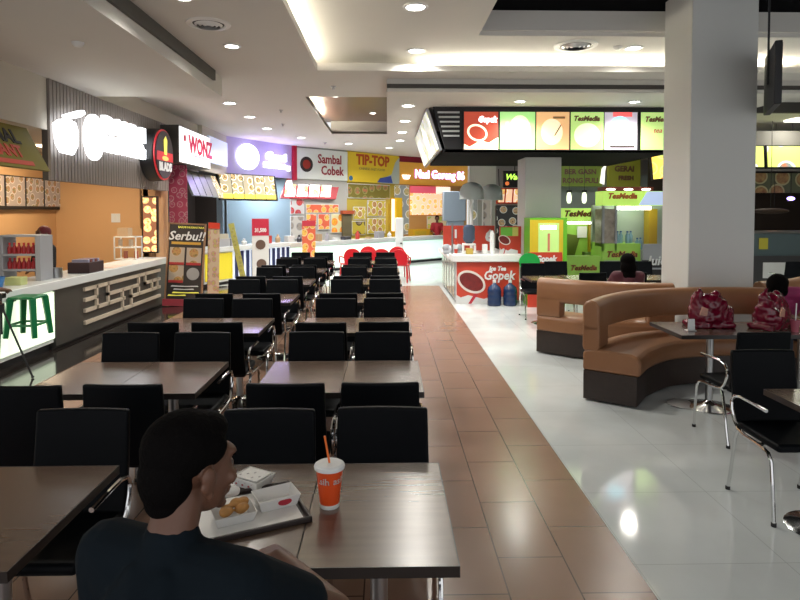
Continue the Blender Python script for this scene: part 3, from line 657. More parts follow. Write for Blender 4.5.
t = thing('yellow_cabinet', 'yellow low cabinet behind the mint counter of the rice stall', 'cabinet', (*on(a, P4, .45, .35), 0), a); MB().box(0, 0, 0, 1.5, .3, 1.15).build('carcass', mat('cab_yellow', (.65, .38, .02), .5, emit=.1), t)
for i in range(2): MB().box(.1+i*.7, -.02, .7, .65+i*.7, 0, 1.08).build('door', mat('cab_door', ((.6, .35, .02), (.5, .05, .02))[i] if i else (.62, .42, .04), .5), t)
MB().box(1.5, 0, 0, 2.2, .3, 1.15).build('red_end', RED, t)
t = thing('white_post', 'short white square post rising from the mint counter line', 'post', (.42, 20.55, 0)); MB().box(-.14, -.14, 0, .14, .14, 1.62).build('shaft', WHITE, t, bevel=.02); MB().poly(disc(.03, .03, .06, .75, 12), -.15, -.14).build('black_knob', BLACKP, t)
t = thing('water_chiller', 'tall pale blue-grey appliance behind the rice stall counter', 'appliance', (2.15, 21.9, 0), 0); BG = mat('blue_grey', (.30, .38, .48), .4)
MB().box(-.22, -.2, .1, .38, .25, 1.5).build('lower_unit', BG, t, bevel=.02); MB().box(-.36, -.25, 1.5, .44, .3, 2.55).build('upper_box', BG, t, bevel=.03); MB().box(-.3, -.15, 0, .3, .25, .1).build('base', BLACKP, t)
t.location = (2.35, 21.4, 0)
# standing banners in front of counters
t = thing('price_banner', 'white roll-up banner with a red header and a price before the navy slats', 'banner stand', (-3.35, 15.95, 0), R(20))
MB().box(-.22, 0, .05, .22, .012, 1.65).build('sheet', mat('banner_white', (.68, .67, .66), .5), t); MB().box(-.22, -.008, 1.2, .22, 0, 1.65).build('red_header', mat('banner_red', (.5, .02, .05), .5), t)
text('31,500', 0, -.012, 1.34, .14, WHITE, t, off=.006, sx=.8); MB().poly(disc(.13, .13, 0, .96, 20), -.01, 0).build('dish', mat('dish_dark', (.12, .07, .05), .5), t); MB().poly(disc(.13, .13, .02, .45, 20), -.01, 0).build('dish', mat('dish_dark', (.1, .1, .1), .5), t); MB().box(-.25, -.1, 0, .25, .1, .06).build('base', STEEL, t)
t = thing('strip_banner', 'thin yellow-green patterned banner leaning before the navy slats', 'banner stand', (-3.55, 15.0, 0)); t.rotation_euler = (0, R(-12), 0)
MB().box(-.07, 0, 0, .07, .012, 1.58).build('sheet', food('banner_lime', (.55, .52, .12), (.5, .5, .3), [(.3, .35, .1), (.6, .5, .1)], 9, seed=21), t)
t = thing('food_banner', 'narrow red food banner standing before the mint counter', 'banner stand', (-2.22, 17.1, 0), R(40))
MB().box(-.22, 0, .05, .22, .012, 1.58).build('sheet', FP2, t); MB().box(-.22, -.01, 1.42, .22, 0, 1.58).build('header', mat('pink_header2', (.6, .05, .08), .5), t); MB().box(-.24, -.1, 0, .24, .1, .06).build('base', STEEL, t)
# clutter on the far counters
random.seed(12)
def clutter(p, q, n, lab, cols):
    a, L = seg(p, q); z = .95 if p in (C1, C0) else .93
    for i in range(n):
        x = L*(i+.5)/n; c = on(a, p, x, -.25); w_ = random.uniform(.07, .16); h_ = random.uniform(.10, .24); k = i % 3
        col = cols[i % len(cols)]
        m = mat('clutter_%02d_%02d_%02d' % tuple(int(v*99) for v in col[1]), col[1], .4)
        b = MB()
        if k == 0: b.box(-w_, -.1, 0, w_, .1, h_); nm = 'counter_box'
        elif k == 1: b.lathe([(0, 0), (.07, 0), (.075, h_*.7), (.03, h_), (.03, h_+.05), (0, h_+.05)], n=14); nm = 'counter_jar'
        else: b.lathe([(0, 0), (.10, 0), (.12, h_*.5), (.11, h_*.5), (.09, .01)], n=16); nm = 'counter_bowl'
        o = b.build(nm, m, None, smooth=k > 0, bevel=.008 if k == 0 else 0, loc=(c[0], c[1], z), rot=(0, 0, a))
        tag(o, '%s %s on %s, %s along from its near end' % (col[0], nm.split('_')[1], lab, ORD[i]), nm.split('_')[1], 'small wares on ' + lab)
GC = [('grey', (.3, .3, .32)), ('white', (.6, .6, .6)), ('dark', (.04, .04, .05)), ('red', (.4, .04, .03)), ('tan', (.4, .28, .16))]
clutter(C1, C2, 5, 'the navy slatted counter', GC); clutter(C2, C3, 6, 'the script sign counter', GC[1:]+GC[:1]); clutter(C3, C4, 5, 'the yellow stall counter', GC[2:]+GC[:2])
t = thing('yellow_crate', 'yellow-lit glass box of drinks on the yellow counter end', 'display', (-4.3, 15.35, .95), R(60)); MB().box(-.2, -.1, 0, .2, .1, .2).build('case', GP, t); MB().box(-.17, -.08, .2, .17, .08, .32).build('packs', mat('pack_cream', (.4, .38, .3), .5), t)
t.location = (-4.2, 15.3, .95)

# ---------------------------------------------------------------- rear wall beyond the kiosks
slab('wall_back', 3.33, 24.6, 12, 24.7, 0, 3.95, mat('rear_grey', (.36, .36, .34), .6))
slab('wall_right', 11.9, -1.5, 12, 24.6, 0, 3.95, mat('right_dim', (.14, .12, .10), .6))
t = thing('dish_photo_wall', 'grey poster of white plates under a lit menu behind the kiosk', 'poster', (2.9, 15.9, 0)); MB().box(0, 0, 0, .82, .15, 2.0).build('panel', DARKI, t); MB().box(.02, -.02, 1.25, .80, 0, 1.98).build('plate_picture', food('poster_k', (.03, .03, .03), (.6, .65, .6), [(.1, .2, .2), (.6, .4, .2), (.1, .08, .05)], 3.9, seed=22, emit=.2), t)
t = thing('orange_menu', 'small lit red and white slanted menu beside the small column', 'menu board', (2.85, 15.6, 2.05)); t.rotation_euler = (R(-15), 0, 0); MB().box(0, 0, 0, .85, .06, .42).build('frame', RED, t)
for i in range(4): MB().poly([(.04+i*.2, .03), (.2+i*.2, .03), (.24+i*.2, .38), (.08+i*.2, .38)], -.015, 0).build('panel', FP6, t)
for x in (.1, .75): MB().tube([(x, .03, .40), (x, .03, .95)], .01).build('hanger', BLACKP, t)
t = thing('hanging_name_sign', 'small black hanging sign with green script letters behind the small column', 'sign', (2.95, 15.2, 2.45)); MB().box(0, 0, 0, .62, .1, .42).build('box', BLACKP, t); text('Waduk', .34, -.01, .26, .20, mat('lime_glow', (.5, .9, .1), .5, emit=1.5), t, off=.006, shear=.3); MB().poly(disc(.05, .05, .1, .1, 12), -.012, 0).build('orange_mark', mat('orange_mark', (.8, .2, .05), .5, emit=.8), t); MB().tube([(.3, .05, .42), (.3, .05, 1.3)], .012).build('hanger', BLACKP, t)
slab('wall_pier', 2.42, 17.6, 3.2, 18.0, 0, 3.95, mat('pier_grey', (.55, .57, .55), .6))
for i, (x, w_) in enumerate(((2.46, .2), (2.80, .25))): poster(0, (x, 17.57), 0, 1.3, w_, 1.2, (FP5, FP3)[i], ('narrow dish poster on the grey pier, beside the chiller', 'narrow grey poster on the grey pier, beside the parasol pole')[i])

# ---------------------------------------------------------------- black canopy with menus
t = thing('menu_canopy', 'big black hanging canopy ring over the drinks kiosk', 'canopy', (0, 0, 0))
b = MB(); b.poly([(1.08, 2.93), (5.32, 2.93), (5.32, 3.75), (.84, 3.75)], 10.98, 11.06); b.box(1.1, 14.35, 2.93, 5.32, 14.4, 3.75); b.box(5.26, 11.0, 2.93, 5.32, 14.4, 3.75); b.build('fascia', BLACKP, t)
b = MB()
vs_ = [b.bm.verts.new(p) for p in ((1.03, 10.98, 2.93), (5.32, 10.98, 2.93), (5.32, 14.4, 2.93), (1.03, 14.4, 2.93), (1.03, 10.98, 2.98), (5.32, 10.98, 2.98), (5.32, 14.4, 2.98), (1.03, 14.4, 2.98))]
for f in ((0, 1, 2, 3), (4, 7, 6, 5), (0, 4, 5, 1), (1, 5, 6, 2), (2, 6, 7, 3), (3, 7, 4, 0)): b.bm.faces.new([vs_[i] for i in f])
b.build('underside', mat('matt_black', (.006, .006, .007), .9, spec=.1), t)
b = MB()
for i in range(6): b.box(.92+i*.022, 10.95, 3.63-i*.085, 1.32, 10.975, 3.66-i*.085)
b.build('louvre_slats', mat('slat_pale', (.6, .63, .63), .4), t)
# front lit menu boards (tilted a little)
def cmenu(i, x0, w_, m, lb):
    t = thing('canopy_menu', lb, 'menu board', (x0, 10.93, 2.97), 0, 'lit menus on the canopy front'); 
    MB().box(-.015, 0, -.015, w_+.015, .04, .695).build('frame', BLACKP, t); MB().box(0, -.012, 0, w_, 0, .68).build('lit_face', m, t); return t
def lit(n, c, e=.7): return mat(n, c, .4, emit=e)
xs = [1.40, 2.055, 2.72, 3.35, 3.99, 4.64]
W_ = .64
GB = mat('grad_green_lit', (.42, .82, .28), .4, emit=.6)
t = cmenu(0, xs[0], .62, lit('menu_red', (.45, .06, .03), .7), 'lit red menu board with a bowl and white script, at the louvred end'); text('Gopek', .42, -.016, .54, .14, WGLOW, t, off=.008, shear=.2, sx=.85); 
def ring(parent, cx, cz, rx, rz, tk, m, y0=-.022, y1=-.012, tilt=0, name='bowl_rim'):
    n = 36; b = MB(); ct, st = math.cos(tilt), math.sin(tilt)
    P = lambda r_x, r_z, a: (cx+r_x*math.cos(a)*ct-r_z*math.sin(a)*st, cz+r_x*math.cos(a)*st+r_z*math.sin(a)*ct)
    V = []
    for y in (y0, y1):
        for (q, s_) in ((rx, rz), (rx-tk, rz-tk)):
            V.append([b.bm.verts.new((P(q, s_, 2*math.pi*i/n)[0], y, P(q, s_, 2*math.pi*i/n)[1])) for i in range(n)])
    for i in range(n):
        j = (i+1) % n
        b.bm.faces.new((V[0][i], V[0][j], V[1][j], V[1][i])); b.bm.faces.new((V[2][i], V[3][i], V[3][j], V[2][j])); b.bm.faces.new((V[0][i], V[2][i], V[2][j], V[0][j])); b.bm.faces.new((V[1][i], V[1][j], V[3][j], V[3][i]))
    return b.build(name, m, parent)
CRM = lit('bowl_cream_lit', (.95, .85, .6), 1.3)
ring(t, .24, .30, .19, .15, .035, CRM, tilt=-.4); MB().poly([(0, 0), (.62, 0), (.62, .22), (.45, .12), (.3, .16), (.1, .05), (0, .1)], -.018, -.012).build('ice_print', CRM, t)
t = cmenu(1, xs[1], .64, GB, 'lit pale green menu board with a faint red column, beside the red board'); MB().poly(disc(.20, .28, .36, .34, 24), -.016, -.012).build('glow_centre', lit('whitegreen', (.85, .98, .62), .75), t); MB().box(.10, -.018, .1, .16, -.012, .5).build('red_column', lit('soft_red', (.9, .45, .35), 1.2), t)
t = cmenu(2, xs[2], .60, lit('menu_peach', (.90, .52, .24), .6), 'lit peach menu board with a dark straw mark above the small column'); MB().poly(disc(.20, .24, .28, .32, 24), -.016, -.012).build('glow_centre', lit('cream_glow', (1, .82, .55), .75), t); MB().poly([(.32, .25), (.34, .25), (.46, .45), (.44, .45)], -.02, -.016).build('straw', DARKI, t); MB().box(.3, -.018, .56, .52, -.012, .60).build('caption_bar', mat('brown_cap', (.4, .25, .1), .5), t)
BRL = mat('tea_letter', (.22, .10, .04), .5)
t = cmenu(3, xs[3], .60, lit('menu_lime', (.52, .78, .24), .6), 'lit lime menu board with brown script, above the small column edge'); MB().poly(disc(.24, .22, .30, .26, 24), -.016, -.012).build('glow_centre', lit('whitegreen', (.85, .98, .62), .75), t); text('TesMedia', .28, -.018, .56, .13, BRL, t, off=.006, shear=.3, sx=.95)
t = cmenu(4, xs[4]-.64+.62, .60, lit('menu_lilac', (.58, .52, .62), .55), 'lit grey menu board with a blue ball and red ribbon') ; MB().poly(disc(.17, .17, .28, .44, 24), -.018, -.012).build('blue_ball', lit('blue_ball', (.35, .75, .95), 1.1), t); MB().box(.15, -.016, .6, .5, -.012, .68).build('red_ribbon', lit('red_rib', (.8, .1, .1), 1), t); MB().box(.15, -.016, .1, .58, -.012, .26).build('white_block', lit('white_b', (.9, .88, .9), .6), t); MB().box(.1, -.018, .04, .55, -.012, .07).build('caption_bar', DARKI, t)
t = cmenu(5, xs[5], .60, lit('menu_lime2', (.52, .76, .24), .6), 'lit lime menu board partly behind the big white column'); text('TesMedia', .30, -.018, .55, .13, BRL, t, off=.006, shear=.3, sx=.95); text('tea', .3, -.018, .35, .13, RL, t, shear=.3)
# side menus facing the tables
t = thing('side_menu_row', 'lit menu row on the canopy side seen almost edge-on', 'menu board', (.97, 15.4, 2.96), R(-90)); t.rotation_euler = (R(18.5), 0, R(-90))
MB().box(0, 0, 0, 4.32, .05, .80).build('casing', STEEL, t)
for i in range(4): MB().box(.04+i*1.065, -.015, .04, 1.07+i*1.065, 0, .76).build('panel', food('side_menu', (.75, .8, .8), (.7, .75, .4), [(.7, .5, .2), (.3, .5, .6)], 2.5, emit=.6, seed=30) if i == 0 else MATS['side_menu'], t)
t = thing('small_column_block', 'small grey-white square column under the black canopy', 'column', (0, 0, 0)); b = MB().box(2.77, 12.0, 0, 3.50, 12.7, 2.928).build('shaft', WHITEW, t, bevel=.01); t.name = 'small_column'
bpy.data.objects.remove(t); b.name = 'wall_small_column'; struct(b)

# ---------------------------------------------------------------- drinks kiosk
ICE = mat('ice_print_white', (.62, .62, .62), .5)
BOWLW = mat('bowl_white', (.68, .62, .58), .5)
def gopek(t, w_, h_, y=-.012, s=1.0):
    """red drinks poster art"""
    ring(t, w_*.25, h_*.56, .24*s, .165*s, .035*s, BOWLW, y-.01, y, tilt=-.5)
    MB().poly(disc(.205*s, .13*s, 0, 0, 28), y-.004, y).build('red_drink', mat('drink_red', (.16, .012, .012), .4, noise=.7, nscale=9), t, loc=(w_*.25, 0, h_*.56), rot=(0, .5, 0))
    MB().poly([(0, 0), (w_*.98, 0), (w_*.98, h_*.13), (w_*.6, h_*.2), (w_*.45, h_*.12), (w_*.2, h_*.22), (w_*.08, h_*.16), (0, h_*.24)], y-.003, y).build('ice_print', ICE, t)
    MB().poly([(w_*.20, 0), (w_*.25, 0), (w_*.36, h_*.26), (w_*.30, h_*.26)], y-.006, y-.003).build('red_ribbon', mat('ribbon_red', (.45, .02, .04), .5), t)
KR = mat('kiosk_red', (.52, .05, .025), .35, noise=.25, nscale=1.6)
t = thing('drinks_kiosk', 'white drinks kiosk with a red front panel of a drink bowl by the aisle', 'kiosk', (1.37, 11.9, 0))
MB().box(0, .02, .06, 1.29, 2.9, .84).build('carcass', WHITE, t); MB().box(0.04, 0.06, 0, 1.25, 2.86, .06).build('plinth', BLACKP, t)
MB().box(.02, 0, .07, 1.27, .02, .83).build('red_panel', KR, t)
gopek(t, 1.25, .78, 0, 1.25); text('Gopek', .86, -.01, .56, .25, WHITE, t, off=.006, shear=.18, sx=.9); text('Ice Tea', .83, -.01, .70, .12, WHITE, t, off=.006, shear=.25, sx=.95)
b = MB()
for i in range(5): b.box(-.012, .1+i*.56, .1, 0, .62+i*.56, .80)
b.build('side_panel', mat('side_gloss', (.5, .45, .36), .15, .3), t); b = MB()
b.bm.free()
for i in range(5): MB().box(-.02, .05+i*.56, .06, -.005, .09+i*.56, .84).build('side_post', STEEL, t)
MB().box(-.08, -.06, .84, 1.33, .55, .98).build('front_worktop', WHITE, t, bevel=.012); MB().box(-.10, .55, .84, .0+.3, 2.95, .93).build('side_worktop', WHITE, t, bevel=.01); MB().box(1.05, .55, .84, 1.33, 2.95, .93).build('side_worktop', WHITE, t, bevel=.01); MB().box(.3, 2.3, .84, 1.05, 2.95, .93).build('rear_worktop', WHITE, t)
for k, (x, y) in enumerate(((1.16, 12.5), (1.33, 14.78))): pass
t = thing('kiosk_backboard', 'red board with a white price figure standing at the back of the kiosk', 'sign board', (1.40, 13.6, .93)); MB().box(-.05, 0, 0, 1.15, .05, .58).build('board', KR, t); text('1', .24, -.01, .38, .26, WHITE, t, off=.012); text('6', 1.02, -.01, .33, .34, WHITE, t, off=.02); gopek(t, 1.0, .5, -.006, .6) if False else None
t.location = (1.36, 13.95, .93)
t = thing('kiosk_poster', 'green and red poster with a bowl standing on the kiosk end', 'poster', (2.30, 12.2, .98)); MB().box(0, 0, 0, .44, .03, .56).build('board', KR, t); MB().box(.02, -.006, .36, .38, 0, .54).build('green_part', mat('poster_green', (.16, .5, .06), .5), t); MB().box(.26, -.008, .36, .38, 0, .54).build('yellow_part', mat('poster_yel', (.6, .6, .15), .5), t); gopek(t, .38, .5, -.008, .55)
t = thing('water_jug', 'blue-grey upturned water jug on its white dispenser on the kiosk', 'water dispenser', (1.68, 12.25, .98)); MB().box(-.14, -.12, 0, .14, .12, .04).build('tray', WHITE, t, bevel=.01); b = MB(); 
for x in (-.12, .12): b.box(x-.012, -.1, .04, x+.012, .1, .17)
b.build('leg', WHITE, t); MB().box(-.13, -.11, .17, .13, .11, .21).build('collar', WHITE, t, bevel=.01); MB().lathe([(0, .21), (.06, .21), (.11, .26), (.125, .30), (.118, .40), (.125, .50), (.11, .56), (.06, .59), (0, .59)], n=24).build('jug', mat('jug_blue', (.07, .10, .16), .25), t, smooth=True)
t = thing('yellow_tub', 'small yellow and brown tub under the water jug', 'tub', (1.66, 12.05, .98)); MB().box(-.07, -.05, 0, .07, .05, .12).build('tub', mat('tub_yel', (.45, .32, .06), .5), t, bevel=.01)
t = MB().box(-.05, -.05, 0, .05, .05, .20).build('white_canister', WHITE, None, bevel=.01, loc=(1.98, 12.1, .98)); tag(t, 'short white canister beside the tall white cylinder on the kiosk', 'canister')
t = thing('cup_dispenser', 'tall white cup cylinder on the kiosk front worktop', 'cup dispenser', (2.12, 12.05, .98)); MB().cyl((0, 0, 0), .045, .42).build('tube', WHITE, t, smooth=True); MB().cyl((0, 0, .42), .04, .06, r2=.02).build('lid', WHITE, t, smooth=True)
t = thing('red_cup_stack', 'small stack of red and white cups on the kiosk', 'cups', (1.42, 12.3, .98))
for i in range(3): MB().lathe([(.03, i*.09), (.04, i*.09+.09), (.036, i*.09+.09)], n=14).build('cup', (RED, WHITE, RED)[i], t, smooth=True)
b = MB(); random.seed(5)
for i in range(6): b.ell((random.uniform(-.15, .15), random.uniform(-.1, .1), random.uniform(.07, .14)), (.10, .10, .08), sub=2)
b.box(-.2, -.15, 0, .2, .15, .06)
o = fused(b, 'plastic_bag_heap', mat('grey_bag', (.45, .48, .52), .35), None, .02, 3); o.location = (1.30+.12, 12.9, .93); tag(o, 'heap of pale clear plastic bags on the kiosk side worktop', 'plastic bag')
t = MB().tube([(0, 0, 0), (0, 0, .62)], .018).build('kiosk_rod', STEEL, None, loc=(1.32, 12.1, .98)); tag(t, 'thin metal rod standing on the kiosk corner', 'rod')
# gallon bottles
gal = None
for i, x in enumerate((2.10, 2.41)):
    lb = 'blue water gallon bottle on the floor before the kiosk, %s' % ('under the letters', 'next to the kiosk end')[i]
    if gal is None:
        gal = thing('water_gallon', lb, 'water bottle', (0, 0, 0), 0, 'water gallons by the kiosk')
        MB().lathe([(0, 0), (.12, 0), (.135, .02), (.135, .09), (.128, .11), (.135, .13), (.135, .20), (.128, .22), (.135, .24), (.135, .30), (.12, .36), (.05, .42), (.03, .44), (.03, .46)], n=28).build('bottle', mat('gallon_blue', (.012, .03, .09), .2), gal, smooth=True)
        MB().cyl((0, 0, .45), .034, .05).build('cap', WHITE, gal, smooth=True); o = gal
    else: o = copy_tree(gal); o['label'] = lb
    o.location = (x, 11.66, 0)
# vitrine beside kiosk
t = thing('drinks_cooler', 'yellow and green drinks cooler with a lit pane and red lower panel', 'cooler', (2.74, 11.45, 0))
MB().box(0, 0, 0, .72, .5, 1.72).build('cabinet', mat('cooler_green', (.12, .42, .02), .4), t); MB().box(0, -.01, .62, .64, 0, 1.68).build('yellow_frame', mat('cooler_yellow', (.60, .46, .02), .4), t)
MB().box(.16, -.02, 1.04, .56, -.01, 1.62).build('glass', lit('cooler_glass', (.45, .70, .22), .30), t); MB().box(.20, -.03, 1.50, .50, -.02, 1.57).build('tube_light', lit('tube_white', (1, 1, .95), 6), t)
MB().box(.34, -.03, 1.08, .38, -.02, 1.42).build('red_straw', mat('soft_red2', (.6, .2, .12), .5), t); MB().box(-.04, -.035, 0, .62, -.01, 1.06).build('red_panel', KR, t); text('Gopek', .30, -.04, .93, .17, WHITE, t, off=.008, shear=.18, sx=.85)
t = MB().poly(disc(.2, .17, 0, 0, 30), -.03, 0).build('green_disc', mat('disc_green', (.01, .30, .05), .4), None, loc=(2.62, 11.36, .88)); t.name = 'green_tray'; tag(t, 'round green tray propped between kiosk and cooler', 'tray'); t.location = (2.72, 11.40, .88)
# pale parasols
PAR = mat('parasol_grey', (.55, .62, .61), .6)
for i, (x, y) in enumerate(((1.88, 13.3), (2.48, 14.2))):
    t = thing('parasol', ('pale grey parasol on a white pole over the kiosk, nearer one', 'pale grey parasol behind the other one, above the kiosk')[i], 'parasol', (x, y, .93))
    b = MB(); b.tube([(0, 0, 0), (0, 0, 1.45)], .035 if i == 0 else .02); b.build('pole', WHITE, t, smooth=True)
    b = MB(); prof = [(0, 1.56), (.10, 1.55), (.20, 1.50), (.26, 1.40), (.27, 1.18)]
    b.lathe(prof+[(.255, 1.18), (.245, 1.39), (.18, 1.47), (0, 1.53)], n=12); b.build('canopy', PAR, t, smooth=True) 

# ---------------------------------------------------------------- green tea kiosks
TG = mat('tea_green', (.30, .55, .08), .45, noise=.1, nscale=1.5, emit=.12); TGL = lit('tea_green_lit', (.50, .80, .14), .65)
ORL = mat('tea_letter_orange', (.55, .16, .03), .5)
def tea(parent, x, y, z, s, sx=1):
    text('TesMedia', x, y-.006, z, s, ORL, parent, off=s*.05, shear=.3, sx=sx); text('TesMedia', x, y-.012, z, s, mat('tea_brown', (.06, .03, .02), .5), parent, off=0, shear=.3, sx=sx)
t = thing('tea_booth', 'lit green tea booth with brown script, beside the small column', 'kiosk', (4.30, 15.0, 0))
MB().box(0, 0, 0, 1.05, .9, .60).build('base', TG, t); MB().box(0, .7, .6, 1.05, .9, 1.92).build('back_panel', TG, t); MB().box(-.02, -.02, 1.60, 1.10, .12, 1.92).build('header', TGL, t); MB().box(.0, .02, .60, .06, .9, 1.6).build('side_post', TG, t); MB().box(.99, .02, .6, 1.10, .9, 1.6).build('side_post', mat('tea_orange', (.55, .33, .02), .5), t)
tea(t, .54, -.022, 1.78, .21); MB().box(.10, .2, 1.52, .95, .3, 1.58).build('tube_light', lit('tube_white', (1, 1, .95), 6), t)
MB().poly([(.25, .62), (.62, .62), (.78, 1.2), (.45, 1.25)], .66, .69).build('leaf_print', mat('leaf_dark', (.12, .16, .02), .6), t); MB().box(.70, .64, 1.15, .95, .69, 1.45).build('price_card', WHITE, t); MB().box(.08, .1, .6, .25, .3, .78).build('navy_box', mat('navy', (.01, .02, .09), .4), t); MB().box(.72, .1, .6, .95, .3, .80).build('steel_box', STEEL, t)
t = thing('tea_counter', 'bright green counter front with tea lettering before the first booth', 'counter', (4.2, 14.1, 0)); MB().box(0, 0, 0, .88, .3, .78).build('panel', TG, t); tea(t, .45, -.01, .50, .17, .95)
t = thing('tea_stall', 'second green tea stall with lit header and a long white tube lamp', 'kiosk', (5.10, 14.1, 0))
MB().box(0, 0, .0, .92, .8, 1.08).build('counter', TG, t); MB().box(.92, 0, 0, 1.75, .8, .92).build('counter_end', mat('grey_front', (.4, .4, .42), .5), t)
MB().box(0, -.02, 1.98, 1.75, .5, 2.32).build('header', TGL, t); MB().poly([(.85, 1.99), (1.75, 1.99), (1.75, 2.31), (1.05, 2.31)], -.03, -.02).build('header_print', lit('blue_print', (.45, .55, .80), .7), t); text('TesMedia', .45, -.03, 2.20, .18, ORL, t, off=.01, shear=.3)
MB().box(.35, -.01, 1.88, 1.15, .1, 1.96).build('tube_light', lit('tube_white2', (1, 1, .95), 8), t); MB().box(0, .7, .9, 1.75, .8, 2.0).build('back_panel', mat('stall_pale', (.45, .5, .5), .5), t)
for x in (0, .30, 1.68): MB().box(x, .0, .9, x+.05, .06, 2.0).build('post', GP, t)
MB().box(.0, 0.02, 1.0, .3, .5, 1.9).build('side_shelf', mat('shelf_mix', (.35, .3, .25), .5, noise=.8, nscale=6), t); MB().box(1.25, .3, 1.0, 1.45, .6, 1.9).build('orange_panel', mat('tea_orange', (.55, .33, .02), .5), t); MB().box(-.02, -.02, 2.32, 1.2, .3, 2.42).build('red_rail', mat('rail_red', (.2, .04, .02), .5), t)
tea(t, .46, -.01, .82, .19); MB().box(.05, -.006, .55, .85, 0, .68).build('grey_caption', mat('cap_grey', (.35, .45, .3), .5), t)
for i in range(3): MB().poly(disc(.11, .025, .18+i*.42, 2.36, 16), -.035, -.02).build('spot_lamp', lit('spot_warm', (1, .95, .8), 5), t)
random.seed(9)
bb = None
for i in range(6):
    lb = 'clear blue-capped bottle on the tea stall counter, %s from the side shelf' % ORD[i]
    if bb is None:
        bb = thing('tea_bottle', lb, 'bottle', (0, 0, 0), 0, 'bottles on the tea stall'); MB().lathe([(0, 0), (.045, 0), (.05, .18), (.02, .24), (.02, .26)], n=14).build('bottle', mat('bottle_pale', (.25, .4, .55), .2), bb, smooth=True); MB().cyl((0, 0, .26), .024, .03, n=12).build('cap', mat('cap_blue', (.02, .08, .3), .4), bb); o = bb
    else: o = copy_tree(bb); o['label'] = lb
    o.location = (5.52+i*.12, 14.25+.1*(i % 2), 1.08 if 5.52+i*.12 < 6.0 else .92)
t = thing('juice_sign', 'black and grey sign with white script letters in front of the tea stall', 'sign', (6.0, 13.9, .0)); MB().box(0, 0, 0, .75, .06, .70).build('black_board', BLACKP, t); MB().box(0, 0, .70, .45, .06, 1.08).build('grey_board', GP, t); MB().box(.5, 0, .70, .75, .06, 1.08).build('green_board', TG, t); text('Juice', .38, -.01, .68, .30, WHITE, t, off=.008, shear=.2); MB().box(.1, -.008, .48, .7, 0, .52).build('caption_bar', GP, t)
# big green signs above
OG2 = mat('olive_sign', (.17, .24, .025), .5, emit=.10); OLT = mat('olive_letter', (.14, .06, .04), .5)
t = thing('green_wall_sign', 'dull green wall sign with brown capitals beyond the small column', 'sign', (4.9, 17.0, 2.55)); MB().box(0, 0, 0, 1.22, .08, .60).build('board', OG2, t); text('BER GASN', .60, -.01, .41, .20, OLT, t, off=.008); text('RONG FULI', .60, -.01, .16, .20, OLT, t, off=.008); MB().box(.1, .08, .0, .2, .3, 1.4).build('bracket', STEEL, t)
t = thing('olive_hanging_sign', 'olive sign with brown capitals above the second tea stall', 'sign', (6.20, 17.0, 2.55), R(8)); MB().box(.1, 0, 0, 1.10, .08, .85).build('board', mat('olive2', (.26, .26, .03), .5, emit=.1), t); text('GERAI', .6, -.01, .50, .22, OLT, t, off=.01); text('FRESH', .65, -.01, .24, .17, OLT, t, off=.01); MB().poly([(-.15, .1), (-.02, .05), (.0, .45), (.06, .7), (-.1, .5)], -.02, 0).build('white_swoosh', lit('swoosh', (1, .95, .85), 1.2), t)
slab('wall_stall', 4.6, 17.4, 12, 17.5, 0, 2.9, mat('blueish_wall', (.30, .34, .36), .6))
for i, x in enumerate((5.0, 5.42)):
    t = thing('hanging_lamp', ('oblong lit pendant lamp beside the small column', 'oblong lit pendant lamp above the first tea booth, further from the column')[i], 'pendant lamp', (x, 16.4, 2.0), 0, 'pendant lamps'); MB().lathe([(0, .06), (.04, .07), (.065, .14), (.065, .26), (.04, .36)], n=16).build('shade', lit('pendant', (.9, 1, .7), 1.6), t, smooth=True); MB().cyl((0, 0, .36), .07, .06).build('cap', BLACKP, t); MB().tube([(0, 0, .4), (0, 0, 1.75)], .006).build('cord', BLACKP, t)
t = thing('lit_food_sign', 'tilted lit yellow and orange food sign beside the big column', 'sign', (6.95, 15.6, 2.65)); t.rotation_euler = (0, R(-6), 0); MB().box(0, 0, 0, 1.1, .1, .66).build('box', BLACKP, t); MB().box(.03, -.02, .03, 1.07, 0, .63).build('lit_face', food('lit_orange', (1, .7, .1), (.9, .8, .2), [(.9, .3, .05), (.4, .6, .1), (1, .8, .3)], 2.2, emit=1.6, seed=31), t); MB().tube([(.5, .05, .6), (.5, .05, 1.3)], .02).build('hanger', BLACKP, t)
t = thing('white_round_sign', 'small white lit rounded sign with a red mark by the big column', 'sign', (7.15, 15.2, 2.25)); MB().box(0, 0, 0, .32, .06, .34).build('box', lit('white_b', (1, 1, 1), 1), t, bevel=.03); MB().poly([(.15, .2), (.3, .22), (.28, .3)], -.01, 0).build('red_mark', RL, t); MB().tube([(.16, .03, .3), (.16, .03, 1.7)], .01).build('hanger', BLACKP, t)

# ---------------------------------------------------------------- far side beyond the big column
YM = food('menu_lime_far', (.75, .85, .20), (.95, .95, .8), [(.5, .2, .1), (.2, .3, .3), (.9, .8, .3)], 1.6, emit=1.1, seed=32)
for i, x in enumerate((8.05, 8.95, 9.85)):
    t = thing('yellow_menu', 'lit lime-yellow menu board over the dim stall, %s from the big column' % ORD[i], 'menu board', (x, 14.0, 2.86), 0, 'lime menus past the big column'); t.rotation_euler = (R(-6), 0, 0)
    MB().box(0, 0, 0, .86, .08, .55).build('frame', BLACKP, t); MB().box(.03, -.02, .03, .83, 0, .52).build('lit_face', YM, t)
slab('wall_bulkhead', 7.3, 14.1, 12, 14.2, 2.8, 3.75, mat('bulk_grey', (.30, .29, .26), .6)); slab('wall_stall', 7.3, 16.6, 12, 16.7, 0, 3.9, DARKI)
slab('trim_7', 6.8, 11.5, 12, 11.6, 3.75, 3.95, mat('dark_trim', (.05, .045, .04), .6))
